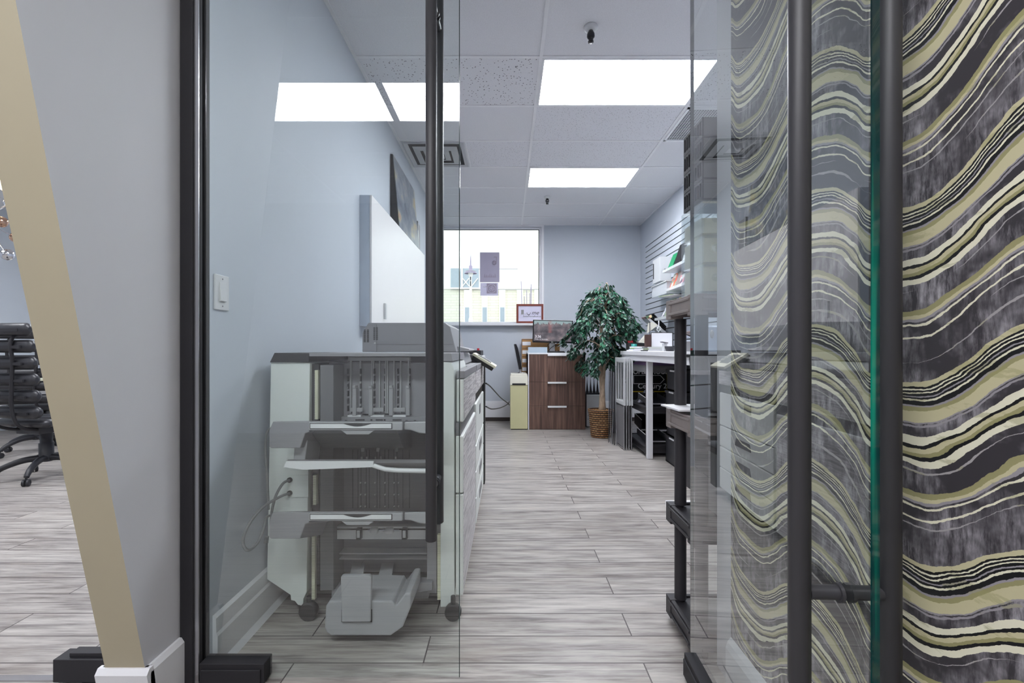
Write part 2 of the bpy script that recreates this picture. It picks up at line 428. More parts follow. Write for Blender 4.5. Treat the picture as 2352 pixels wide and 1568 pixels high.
def text(name, body, size, mtx, mt, parent, ext=.0006, align='LEFT', shear=0, bold=0):
    cu = bpy.data.curves.new(name + '_curve', 'FONT'); cu.body = body; cu.size = size; cu.extrude = ext; cu.align_x = align; cu.shear = shear
    cu.offset = bold
    t = bpy.data.objects.new(name + '_tmp', cu); COL.objects.link(t)
    bpy.context.view_layer.update()
    me = bpy.data.meshes.new_from_object(t.evaluated_get(bpy.context.evaluated_depsgraph_get()))
    bpy.data.objects.remove(t); me.name = name; me.materials.clear(); me.materials.append(M[mt])
    off = Vector((0, 0, 0)); q = parent
    while q is not None: off += Vector(q.location); q = q.parent
    me.transform(Matrix.Translation(-off) @ mtx)
    o = bpy.data.objects.new(name, me); COL.objects.link(o); o.parent = parent
    return o
def face_cam(x, y, z): return Matrix.Translation((x, y, z)) @ Matrix.Rotation(R(90), 4, 'X')   # text standing upright, read from -Y

# ------------------------------------------------------------------ the shell
CEIL = EYE + 1.964
GY = 1.53                     # plane of the glass doors
XL, XR, YB = -1.03, 2.10, 7.10
XW = .745                     # papered corridor wall
S(MB().box(-7.2, 2.3, -3.2, 7.3, -.1, 0), 'floor', 'wood_floor')
# ceiling tiles
cells = []
def cell(x0, x1, y0, y1, k): cells.append((x0, x1, y0, y1, k))
mb = MB()
rows = [3.02 + .607 * i for i in range(-3, 8)]
xs_in = [XL, .227, 1.447, XR]
for i, x0 in enumerate(xs_in[:-1]):
    x1 = xs_in[i + 1]
    for j, y0 in enumerate(rows):
        y1 = rows[j + 1] if j + 1 < len(rows) else YB
        y1 = min(y1, YB); y0 = max(y0, 1.6) if j else 1.6
        if y1 <= y0: continue
        k = j - 3
        kind = 0
        if i == 0: kind = {0: 1, 1: 0, 2: 2, 3: 0, 4: 0, -1: 0, -2: 0}.get(k, 0)
        if i == 1: kind = {-1: 0, 1: 2, 2: 2, 4: 0}.get(k, 0)
        if i == 2: kind = {0: 1}.get(k, 0)
        mb.add([(x0, y0, CEIL), (x1, y0, CEIL), (x1, y1, CEIL), (x0, y1, CEIL)], [(0, 3, 2, 1)], kind)
mb.add([(-7.2, -3.2, CEIL), (XW, -3.2, CEIL), (XW, 1.6, CEIL), (-7.2, 1.6, CEIL)], [(0, 3, 2, 1)], 0)
mb.add([(-7.2, 1.6, CEIL), (-1.1, 1.6, CEIL), (-1.1, YB, CEIL), (-7.2, YB, CEIL)], [(0, 3, 2, 1)], 0)
mb.box(-7.3, 2.4, -3.3, 7.4, CEIL + .02, CEIL + .1)
S(mb, 'ceiling', ['tile_fine', 'tile_coarse', 'tile_mid'])
g = MB()
def bars(x0, x1, y0, y1, xs, ys):
    for x in xs: g.box(x - .012, x + .012, y0, y1, CEIL - .006, CEIL + .012)
    for y in ys: g.box(x0, x1, y - .012, y + .012, CEIL - .005, CEIL + .012)
bars(XL, XR, 1.6, YB, [XL + .012, .227, 1.447, XR - .012], [y for y in rows if 1.62 < y < YB] + [YB - .012])
g.box(-.412, -.388, 4.234, 4.841, CEIL - .006, CEIL + .012)
bars(-7.0, XW, -3.0, 1.5, [-.945 - 1.22 * k for k in range(0, 5)] + [.29], [-.835 + .607 * k for k in range(-3, 4)])
bars(-7.0, -1.21, 1.5, YB, [-.945 - 1.22 * k for k in range(1, 5)], [-.835 + .607 * k for k in range(4, 13)])
S(g, 'trim_1', 'light_frame')
# walls
S(MB().box(-1.21, XL, 1.56, YB, 0, CEIL), 'wall_left', 'wall_cool')
e0 = 1.389; sl = .206
def slant(z): return e0 - sl * z
mb = MB()
A = [(-1.21, slant(0), 0), (-1.09, slant(0), 0), (-1.09, slant(CEIL), CEIL), (-1.21, slant(CEIL), CEIL)]
B = [(-1.21, 1.56, 0), (-1.09, 1.56, 0), (-1.09, 1.56, CEIL), (-1.21, 1.56, CEIL)]
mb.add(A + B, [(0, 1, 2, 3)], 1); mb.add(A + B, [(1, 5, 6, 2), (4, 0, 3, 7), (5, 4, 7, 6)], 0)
S(mb, 'wall_front_left', ['wall', 'warm_lit_end'])
WX0, WX1, WZ0, WZ1 = X(962, YB), X(1243, YB), Z(743, YB), Z(521, YB)
mb = MB().box(WX1, 2.3, YB, YB + .2, 0, CEIL).box(-7.2, WX0, YB, YB + .2, 0, CEIL).box(WX0, WX1, YB, YB + .2, 0, WZ0).box(WX0, WX1, YB, YB + .2, WZ1, CEIL)
S(mb, 'wall_back', 'wall_cool')
S(MB().box(XR, XR + .15, 1.5, YB, 0, CEIL), 'wall_right', 'wall_cool')
S(MB().box(XW, XR, 1.5, 1.6, 0, CEIL), 'wall_front_right', 'wall')
S(MB().box(XW, XW + .15, -3.0, 1.5, 0, CEIL), 'wall_corridor_right', 'strata_wallpaper')
S(MB().box(-7.2, 2.3, -3.15, -3.0, 0, CEIL), 'wall_rear', 'wall')
S(MB().box(-7.15, -7.0, -3.0, YB, 0, CEIL), 'wall_far_left', 'wall_cool')
S(MB().box(-1.09, XW, 1.5, 1.6, 2.78, CEIL), 'wall_header', 'wall')
# baseboards
def bprof(x, d, h): return [(x, 0), (x + d * .018, 0), (x + d * .018, h * .62), (x + d * .013, h * .68), (x + d * .012, h - .01), (x, h)]
mb = MB(); mb.prism(bprof(XL, 1, .19), 'y', 1.575, YB); mb.prism([(XL + .018, 0), (XL + .034, 0), (XL + .018, .022)], 'y', 1.575, YB)
S(mb, 'baseboard_left', 'white_trim')
mb = MB(); mb.prism([(-1.09, 0), (-1.072, 0), (-1.072, .15), (-1.082, .165), (-1.09, .165)], 'y', slant(.1) - .012, 1.497)
mb.prism([(slant(0), 0), (slant(0) - .02, 0), (slant(.15) - .018, .15), (slant(.165) - .004, .165), (slant(.165) + .01, .165)], 'x', -1.228, -1.072)
mb.prism([(-1.21, 0), (-1.228, 0), (-1.228, .15), (-1.218, .165), (-1.21, .165)], 'y', slant(.1) - .012, YB)
S(mb, 'baseboard_front_left', 'white_trim')
mb = MB(); mb.prism([(XW, 0), (XW - .018, 0), (XW - .018, .13), (XW - .012, .15), (XW, .165)], 'y', -3, 1.5)
S(mb, 'baseboard_corridor_right', 'white_trim')
mb = MB().box(XL, XR, YB - .02, YB, .06, .30).box(XL, XR, YB - .012, YB, .30, .315)
S(mb, 'baseboard_back', 'white_trim')
S(MB().box(XL, XR, YB - .012, YB, 0, .06), 'baseboard_back_gap', 'hatch_brown')
S(MB().box(-7.0, -1.23, YB - .02, YB, 0, .12), 'baseboard_far_left', 'brown_trim')
S(MB().prism(bprof(XR, -1, .19), 'y', 1.62, YB - .03), 'baseboard_right', 'white_trim')
# door frame on the left, floor threshold
mb = MB().box(-1.088, -1.046, 1.497, 1.565, 0, 2.78).box(-1.046, -1.03, 1.51, 1.524, 0, 2.78).box(-1.046, -1.03, 1.541, 1.56, 0, 2.78).box(-1.046, XW, 1.505, 1.56, 2.74, 2.78)
S(mb, 'trim_2', 'black_metal', .002)
S(MB().box(-1.0455, -1.0312, 1.505, 1.5095, 0, 2.74), 'trim_3', 'steel')
mb = MB().box(-4.2, -1.23, 1.52, 1.545, 0, .006); S(mb, 'trim_4', 'steel')

# window
win = struct(root('window_1', '', ''))
del win['label']; del win['category']
mb = MB()
for a in ((WX0, WX0 + .03, WZ0, WZ1), (WX1 - .03, WX1, WZ0, WZ1), (WX0 + .03, WX1 - .03, WZ0, WZ0 + .03), (WX0 + .03, WX1 - .03, WZ1 - .03, WZ1)):
    mb.box(a[0], a[1], YB + .02, YB + .09, a[2], a[3])
mb.build('window_frame', 'white_trim', win, .004)
mb = MB().box(WX0 - .04, WX1 + .045, YB - .012, YB + .001, WZ1, WZ1 + .035).box(WX1, WX1 + .045, YB - .014, YB + .001, WZ0, WZ1)
mb.build('window_casing', 'white_trim', win, .003)
MB().box(WX0 - .04, WX1 + .06, YB - .12, YB + .02, WZ0 - .035, WZ0).build('window_sill', 'white_trim', win, .004)
MB().box(WX0 + .03, WX1 - .03, YB + .05, YB + .056, WZ0 + .03, WZ1 - .03).build('window_pane', 'window_glass', win)
MB().box(WX0 + .026, WX1 - .026, YB + .045, YB + .05, WZ1 - .04, WZ1 - .026).box(WX1 - .04, WX1 - .026, YB + .045, YB + .05, WZ0, WZ1).build('gasket', 'black_metal', win)

# glass doors
def door_handle(door, P, n, zb, zt, name='pull_handle'):
    """two vertical bars either side of the pane joined by stand-offs; P point on the pane, n its normal"""
    n = Vector(n).normalized(); P = Vector(P)
    for s_ in (-1, 1):
        q = P + n * .077 * s_
        b = MB()
        rr = .0182
        b.tube([(q.x, q.y, zb), (q.x, q.y, zb + .002), (q.x, q.y, zt - .002), (q.x, q.y, zt)], [rr - .002, rr, rr, rr - .002], 28)
        h = b.build(name, 'handle_black', door)
        so = MB()
        for z in (zb + .165, zt - .165):
            a0 = P + n * s_ * .0065; a1 = P + n * s_ * .062
            so.tube([(a0.x, a0.y, z), (a0.x + n.x * s_ * .006, a0.y + n.y * s_ * .006, z)], .0165, 20)
            so.tube([(a0.x, a0.y, z), (a1.x, a1.y, z)], .0125, 20)
        so.build('standoff', 'handle_black', h)
d1 = struct(root('door_1', '', '', (-.96, GY, 0))); del d1['label']; del d1['category']
MB().box(-1.036, -.163, GY - .005, GY + .005, .012, 2.735).build('glass_pane', 'door_glass', d1)
MB().box(-.163, -.1605, GY - .005, GY + .005, .012, 2.735).build('pane_edge', 'glass_edge', d1)
mb = MB().box(-1.028, X(605, 1.5), 1.503, 1.557, .006, .072).box(-1.02, X(598, 1.5), 1.497, 1.503, .012, .055)
mb.build('patch_rail', 'black_metal', d1, .002)
door_handle(d1, (-.245, GY, 0), (0, 1, 0), .505, 2.42)
d2 = struct(root('door_2', '', '', (.628, GY, 0))); del d2['label']; del d2['category']
u = Vector((-.045, -1, 0)).normalized(); nn = Vector((1, -.045, 0)).normalized()
H0 = Vector((.630, GY + .004, 0)); LEN = .806
def strip(a, b, half, z0, z1, mb=None, mi=0):
    mb = mb or MB(); p0 = H0 + u * a; p1 = H0 + u * b
    poly = [(p0 - nn * half), (p1 - nn * half), (p1 + nn * half), (p0 + nn * half)]
    return mb.prism([(p.x, p.y) for p in poly], 'z', z0, z1, mi)
strip(0, LEN, .006, .012, 2.735).build('glass_pane', 'door_glass', d2)
strip(LEN, LEN + .0035, .006, .012, 2.735).build('pane_edge', 'glass_edge', d2)
strip(-.002, 0, .006, .012, 2.735).build('hinge_side_edge', 'glass_edge', d2)
mb = strip(-.004, .26, .026, .006, .088); strip(.0, .25, .031, .014, .07, mb)
mb.build('patch_rail', 'black_metal', d2, .002)
P_ = H0 + u * (LEN - .07)
door_handle(d2, (P_.x, P_.y, 0), nn, .525, 2.42)
# black floor patch beside the slanted wall
fp = root('floor_patch_fitting', 'black metal glass door patch fitting on the floor left of the slanted wall', 'door hardware', (-1.38, 1.53, 0))
MB().box(-1.513, -1.24, 1.50, 1.56, .012, .088).build('clamp_body', 'black_metal', fp, .002)
MB().box(-1.47, -1.24, 1.512, 1.548, .088, .102).build('cover_plate', 'black_metal', fp, .002)
MB().box(-1.43, -1.26, 1.515, 1.545, 0, .012).build('pivot_block', 'black_plastic', fp)

# ------------------------------------------------------------------ ceiling fittings
def ceiling_light(x0, x1, y0, y1, label, dm='diffuser_bright'):
    r = root('ceiling_light', label, 'ceiling light', ((x0 + x1) / 2, (y0 + y1) / 2, CEIL), 'flat panel ceiling lights')
    b = MB(); z0, z1 = CEIL - .008, CEIL + .012
    for a in ((x0, x1, y0, y0 + .014), (x0, x1, y1 - .014, y1), (x0, x0 + .014, y0 + .014, y1 - .014), (x1 - .014, x1, y0 + .014, y1 - .014)): b.box(*a, z0, z1)
    b.build('frame', 'light_frame', r)
    MB().box(x0 + .014, x1 - .014, y0 + .014, y1 - .014, CEIL - .004, CEIL + .010).build('diffuser', dm, r)
ceiling_light(.24, 1.435, 3.032, 3.615, 'nearer and larger lit white panel light in the copy room ceiling')
ceiling_light(.24, 1.435, 4.853, 5.437, 'farther smaller lit white panel light near the window end of the ceiling')
ceiling_light(-.932, .278, -.823, -.24, 'panel light over the corridor, mirrored in the glass door right of its wall line', 'diffuser')
ceiling_light(-2.153, -.957, -.823, -.24, 'panel light over the slanted wall, mirrored in the glass door at left', 'diffuser')
ceiling_light(-3.373, -2.177, 2.82, 3.4, 'unseen panel light added to brighten the left room, above the office chairs')  # this and the next three are unseen panels added for brightness
ceiling_light(-5.81, -4.617, 2.82, 3.4, 'unseen panel light added to brighten the far left of the left room')
ceiling_light(-5.81, -4.617, -.823, -.24, 'unseen panel light added to brighten the front left of the left room')
ceiling_light(-4.59, -3.397, 5.85, 6.43, 'unseen panel light added to brighten the left room near its back wall')
# square diffuser vent
vr = root('ceiling_vent', 'white square four-way air diffuser in the ceiling beside the left wall', 'air vent', (-.7, 4.54, CEIL))
vx0, vx1, vy0, vy1 = -1.0, -.40, 4.246, 4.829
MB().box(vx0 + .03, vx1 - .03, vy0 + .03, vy1 - .03, CEIL - .004, CEIL + .004).build('duct_plate', 'vent_dark', vr)
def ring(mb, i0, z0, i1, z1):
    a = [(vx0 + i0, vy0 + i0, z0), (vx1 - i0, vy0 + i0, z0), (vx1 - i0, vy1 - i0, z0), (vx0 + i0, vy1 - i0, z0)]
    b = [(vx0 + i1, vy0 + i1, z1), (vx1 - i1, vy0 + i1, z1), (vx1 - i1, vy1 - i1, z1), (vx0 + i1, vy1 - i1, z1)]
    mb.add(a + b, [(k, (k + 1) % 4, 4 + (k + 1) % 4, 4 + k) for k in range(4)] + [(4 + k, 4 + (k + 1) % 4, (k + 1) % 4, k) for k in range(4)])
for i0, i1 in ((0, .05), (.085, .15), (.175, .225)):
    b = MB(); ring(b, i0, CEIL - .012, i0 + .012, CEIL - .016); ring(b, i0 + .012, CEIL - .016, i1, CEIL - .004 if i0 == 0 else CEIL - .045 + .02)
    b.build('louvre', 'vent_white', vr)
MB().box(vx0 + .235, vx1 - .235, vy0 + .235, vy1 - .235, CEIL - .02, CEIL - .012).build('centre_plate', 'vent_white', vr)
# return grille (egg-crate)
gr = root('return_air_grille', 'fine mesh egg-crate return grille in the ceiling by the right wall', 'air vent', (1.76, 3.93, CEIL))
b = MB(); gx0, gx1, gy0, gy1 = 1.462, 2.075, 3.64, 4.22
MB().box(gx0, gx1, gy0, gy1, CEIL - .002, CEIL + .004).build('backing', 'vent_dark', gr)
n_ = 28
for i in range(n_ + 1):
    x = gx0 + (gx1 - gx0) * i / n_; b.box(x - .0022, x + .0022, gy0, gy1, CEIL - .006, CEIL - .0035)
    y = gy0 + (gy1 - gy0) * i / n_; b.box(gx0, gx1, y - .0022, y + .0022, CEIL - .006, CEIL - .0035)
b.build('mesh_core', 'vent_white', gr)
b = MB()
for a in ((gx0, gx1, gy0, gy0 + .02), (gx0, gx1, gy1 - .02, gy1), (gx0, gx0 + .02, gy0, gy1), (gx1 - .02, gx1, gy0, gy1)): b.box(*a, CEIL - .014, CEIL - .003)
b.build('frame', 'vent_white', gr)
def sprinkler(x, y, label):
    r = root('ceiling_sprinkler', label, 'sprinkler', (x, y, CEIL), 'ceiling sprinklers')
    MB().lathe([(.0, -.001), (.040, -.001), (.042, -.006), (.038, -.018), (.026, -.026), (.0, -.026)][::-1], (x, y, CEIL)).build('escutcheon', 'white_plastic', r)
    MB().lathe([(.0, -.026), (.014, -.026), (.023, -.045), (.024, -.062), (.016, -.080), (.01, -.085), (.017, -.089), (.017, -.096), (.0, -.098)][::-1], (x, y, CEIL)).build('sprinkler_head', 'black_gloss', r)
sprinkler(X(1357, 2.74), 2.74, 'large black sprinkler head on the ceiling in front of the nearer light panel')
sprinkler(X(1257, 5.78), 5.78, 'small far sprinkler head on the ceiling beyond the farther light panel')

# ------------------------------------------------------------------ light switch
sw = root('light_switch', 'white rocker light switch on the left wall seen through the glass door', 'light switch', (XL, 1.618, 1.26))
y0, y1, z0, z1 = 1.58, 1.658, Z(712, 1.618), Z(632, 1.618)
MB().box(XL, XL + .007, y0, y1, z0, z1).build('wall_plate', 'white_gloss', sw, .002)
MB().prism([(XL + .007, z0 + .03), (XL + .014, z0 + .032), (XL + .009, z1 - .028), (XL + .007, z1 - .026)], 'y', y0 + .022, y1 - .022).build('rocker', 'white_gloss', sw)
for z in (z0 + .014, z1 - .014): MB().tube([(XL + .006, 1.619, z), (XL + .0085, 1.619, z)], .003, 8).build('screw', 'steel', sw)

# ------------------------------------------------------------------ wall cabinet with things on top
CZ0, CZ1, CY0, CY1, CXF = 1.287, 2.2, 3.145, 5.15, -.945
cb = root('wall_cabinet', 'shallow white cabinet on the left wall above the photocopier', 'cabinet', (XL, 4.1, CZ0))
MB().box(XL, CXF - .016, CY0, CY1, CZ0, CZ1).build('body', 'pale_blue', cb)
MB().box(CXF - .015, CXF, CY0, CY1, CZ0 - .01, CZ1).build('door', 'cabinet_white', cb, .002)
MB().box(CXF, CXF + .018, 3.44, 3.475, Z(733, 3.47), Z(697, 3.47)).build('handle', 'white_plastic', cb, .003)
pc = root('leaning_canvas', 'large dark-edged canvas picture leaning on top of the white wall cabinet', 'picture', (XL, 4.4, CZ1))
pz = 2.84
MB().prism([(XL + .002, CZ1), (-.952, CZ1), (XL + .022, pz), (XL + .002, pz)], 'y', 3.96, 4.86).build('black_side_frame', 'copier_black', pc)
MB().prism([(-.951, CZ1 + .004), (-.947, CZ1 + .004), (XL + .027, pz - .002), (XL + .022, pz - .002)], 'y', 3.966, 4.854).build('painted_front', 'abstract_art', pc)
sf = root('standing_frame', 'silver-edged upright frame beyond the canvas on the wall cabinet', 'picture frame', (-1.0, 4.97, CZ1))
MB().box(-1.02, -.975, 4.93, 4.965, CZ1, 2.53).build('silver_rail', 'steel', sf, .002)
MB().box(-1.02, -.995, 4.965, 5.14, CZ1, 2.53).build('backing', 'copier_grey', sf)

# ------------------------------------------------------------------ photocopier
FY = 1.90
cp = root('photocopier', 'large grey and white office photocopier with finisher trays, behind the left glass door', 'photocopier', (-.6, 2.6, 0))
XF = -.22                                    # right side of finisher body
def px(pts, Y=FY): return [(X(a, Y), Z(b, Y)) for a, b in pts]
mb = MB()
mb.prism(px([(622, 830), (712, 833), (708, 1100), (704, 1360), (697, 1375), (696, 1391), (684, 1389), (677, 1380), (668, 1378), (667, 1366), (613, 1330), (615, 1230)]), 'y', FY, FY + .05)
mb.box(X(616, FY) + .004, X(700, FY), FY + .05, 2.45, .15, 1.06)
lp = mb.build('left_cover', 'copier_white', cp, .002)
MB().box(X(661, FY), X(709, FY), FY - .004, FY, Z(1141, FY), Z(1090, FY)).build('connector_plate', 'copier_white', lp, .001)
for y in (1101, 1131): MB().tube([(X(667, FY), FY - .003, Z(y, FY)), (X(667, FY), FY - .010, Z(y, FY))], .011, 14).build('cable_socket', 'copier_black', lp)
MB().prism(px([(622, 832), (633, 810), (712, 810.5), (712, 831)]), 'y', FY - .01, 2.45).build('top_left_cover', 'copier_black', cp, .002)
MB().prism(px([(712, 810.5), (1036, 811), (1040, 829), (1012, 829), (1010, 818), (712, 818)]), 'y', FY - .008, 2.45).build('top_cover', 'copier_grey', cp, .001)
MB().box(X(713, FY), X(1014, FY), 2.03, 2.1, .12, 1.06).build('recess_back_panel', 'copier_grey', cp)
MB().box(X(712, FY), X(728, FY), FY + .02, 2.05, .12, 1.06).build('left_slot', 'copier_black', cp)
b = MB(); b.box(X(733, FY), X(764, FY), FY + .01, 2.04, .10, 1.055).build('left_post', 'copier_dark', cp, .002)
b = MB(); b.box(X(980, FY), X(1002, FY), FY + .005, 2.04, .09, 1.055).build('right_post', 'copier_grey', cp, .002)
MB().box(X(1002, FY), X(1013, FY), FY + .02, 2.05, .12, 1.06).build('right_slot', 'copier_dark', cp)
def scale_strip(xc, ya, yb):
    b = MB(); z0, z1 = Z(yb, FY), Z(ya, FY); b.box(xc - .0065, xc + .0065, FY + .004, FY + .02, z0, z1)
    n = int((z1 - z0) / .007)
    for i in range(n):
        z = z0 + (i + .5) * (z1 - z0) / n; b.box(xc - .0068, xc + .0068, FY + .001, FY + .004, z - .002, z + .002)
    b.build('toothed_rail', 'cream_scale', cp)
scale_strip(X(726, FY), 850, 963); scale_strip(X(722, FY), 1092, 1160); scale_strip(X(719, FY), 1232, 1378); scale_strip(X(1008, FY), 1228, 1378)
mb = MB()
mb.prism(px([(1013, 830), (1037, 832), (1043, 850), (1044, 1384), (1040, 1386), (1030, 1386), (1024, 1392), (1012, 1392)]), 'y', FY - .005, 2.45)
mb.build('right_column', 'copier_white', cp, .002)
XD = -.186
MB().box(XF + .003, XD, FY, 2.64, .085, Z(1136, FY)).box(XF + .003, XD, FY, 2.64, Z(1132, FY), .755).build('lower_front_door', ['copier_white'], cp, .004)
MB().box(XD, XD + .001, FY + .02, 2.63, .10, .745).build('lower_streaked_skin', 'copier_streaks', cp)
MB().box(XF + .003, XD - .012, FY + .01, 2.66, .755, .81).build('door_grip_recess', 'copier_dark', cp)
MB().box(XF + .003, XD, FY + .02, 2.64, .812, .995).build('upper_front_door', 'copier_white', cp, .006)
MB().box(XD, XD + .001, FY + .035, 2.63, .822, .99).build('upper_streaked_skin', 'copier_streaks', cp)
MB().box(XF + .003, XD + .004, FY + .02, 2.66, .997, 1.03).build('top_trim', 'copier_grey', cp, .003)
# main engine
XM = -.183
MB().box(-.98, XM - .03, 2.46, 3.55, .08, 1.03).build('engine_body', 'copier_mid', cp, .004)
MB().box(XM - .03, XM, 2.665, 3.5, .86, .995).build('engine_upper_cover', 'copier_streaks', cp, .006)
MB().box(XM - .03, XM + .003, 2.665, 3.52, .997, 1.03).build('engine_top_trim', 'copier_grey', cp, .003)
MB().box(XM - .03, XM - .012, 2.665, 3.5, .80, .86).build('engine_gap', 'copier_black', cp)
MB().box(XM - .03, XM, 2.665, 3.48, .56, .80).build('engine_middle_door', 'copier_white', cp, .005)
for k in range(3):
    z0 = .09 + k * .156
    dr = MB().box(XM - .03, XM, 2.665, 3.48, z0, z0 + .15).build('paper_drawer', 'copier_white', cp, .005)
    MB().prism([(2.95, z0 + .06), (3.2, z0 + .06), (3.18, z0 + .11), (2.97, z0 + .11)], 'x', XM - .005, XM + .002).build('drawer_grip', 'copier_dark', dr)
MB().box(XM + .0, XM + .003, 2.95, 3.05, .70, .76).build('status_label', 'copier_dark', cp)
MB().box(-.98, XM + .006, 3.55, 3.66, .06, 1.02).build('rear_black_unit', 'copier_black', cp, .004)
# scanner and document feeder
MB().prism([(-.93, 1.03), (-.26, 1.03), (-.245, 1.04), (-.27, 1.10), (-.93, 1.10)], 'y', 2.35, 3.2).build('scanner_body', 'copier_mid', cp, .003)
adf = MB().prism([(X(832, 2.6), 1.107), (X(832, 2.6), Z(764, 2.6)), (X(846, 2.6), Z(741, 2.6)), (X(1022, 2.6), Z(741, 2.6)), (X(1034, 2.6), Z(750, 2.6)), (X(1048, 2.6), 1.107)], 'y', 2.6, 3.15).build('document_feeder', 'copier_grey', cp, .004)
for col in (836, 843.5, 858, 864):
    b = MB()
    for k in range(13):
        z = Z(752 + 2.3 * k if col > 850 else 757 + 2.3 * k, 2.6); b.box(X(col, 2.6) - .0, X(col, 2.6) + .010, 2.5965, 2.5995, z - .0022, z + .0012)
    b.build('cooling_slots', 'copier_black', adf)
MB().box(X(865, 2.6), X(1040, 2.6), 2.597, 2.5995, Z(791, 2.6) - .0015, Z(791, 2.6) + .0015).box(X(865, 2.6) - .001, X(865, 2.6) + .001, 2.597, 2.5995, 1.107, Z(745, 2.6)).build('panel_seam', 'copier_dark', adf)
MB().ball((X(861, 2.6), 2.6, Z(788, 2.6)), .006, 10).build('latch_button', 'white_plastic', adf)
MB().prism([(-.34, 1.11), (-.24, 1.11), (-.225, 1.118), (-.23, 1.125), (-.30, 1.14)], 'y', 2.7, 3.1).build('feeder_tray', 'copier_mid', adf)
mt = Matrix.Translation((-.24, 3.25, 1.072)) @ Matrix.Rotation(R(31), 4, 'Y')
b = MB().box(-.01, .175, -.13, .13, .008, .026, 0, mt).box(.0, .165, -.12, .12, -.018, .008, 1, mt)
cpn = b.build('control_panel', ['cream_scale', 'copier_black'], cp, .003)
MB().box(.02, .13, -.10, .05, .0262, .028, 0, mt).build('touch_screen', 'black_gloss', cpn)
b = MB()
for i in range(3):
    for j in range(3): b.box(.03 + i * .03, .05 + i * .03, .065 + j * .018, .077 + j * .018, .0262, .029, 0, mt)
b.build('keypad', 'copier_mid', cpn)
MB().prism([(-.30, 1.03), (-.205, 1.03), (-.19, 1.06), (-.22, 1.085), (-.28, 1.085)], 'y', 3.15, 3.35).build('panel_arm', 'copier_dark', cp)
# upper stacking guides in the recess
b = MB(); YR = 2.03
def rb(mb, x0, x1, y0, y1, d, mi=0): mb.box(X(x0, YR), X(x1, YR), YR - d, YR + .005, Z(y1, YR), Z(y0, YR), mi)
rb(b, 805, 943, 820, 828, .02)
for x in (806, 828, 854, 858, 872, 886, 890, 905, 920, 938): rb(b, x, x + 3.2, 826, 948, .014)
for x in (808, 856, 905): rb(b, x, x + 28, 935, 944, .022)
b.build('guide_ribs', 'copier_mid', cp, .001)
b = MB()
for x in (800, 829, 860, 884, 914, 941):
    for y in (846, 863, 880, 897, 914, 931): rb(b, x, x + 2.2, y, y + 12, .016)
for y, h in ((829, 2), (950, 2.4)): rb(b, 800, 945, y, y + h, .004)
b.build('guide_gaps', 'copier_black', cp)
for x in (814, 851, 897, 935):
    b = MB(); rb(b, x, x + 9, 888, 952, .03); rb(b, x + 1, x + 8, 884, 890, .036); b.build('paper_lever', 'copier_mid', cp, .002)
for x in (803, 855, 905):
    b = MB(); rb(b, x, x + 30, 951, 955, .026); b.build('lever_shelf', 'silver_lip', cp)
b = MB(); rb(b, 764, 990, 955, 968, .03); b.build('exit_slot_bar', 'copier_grey', cp, .001)
for x, w_ in ((784, 5), (798, 5), (935, 5), (954, 5), (822, 20), (856, 4), (868, 16), (886, 4), (906, 20)):
    b = MB(); rb(b, x, x + w_, 960 if w_ != 5 else 962, 966, .034); b.build('exit_slot', 'copier_black', cp)
b = MB()
for x in (810, 822, 829, 841, 848, 866, 872, 884, 892, 905, 912, 925, 940): rb(b, x, x + 1.2, 1032, 1166, .005)
b.build('lower_guide_lines', 'copier_dark', cp)
studs = [(x, y, 2.2, 2.6) for x in (828, 839, 861, 884, 905, 915) for y in (1106, 1133, 1160)] + [(x, 1028, 6, 8) for x in (831, 866, 910)] + [(x, 1048, 3, 10) for x in (830, 842, 862, 874, 908)]
for x, y, w_, h_ in studs:
    b = MB(); rb(b, x, x + w_, y, y + h_, .010); b.build('guide_stud', 'silver_lip', cp)
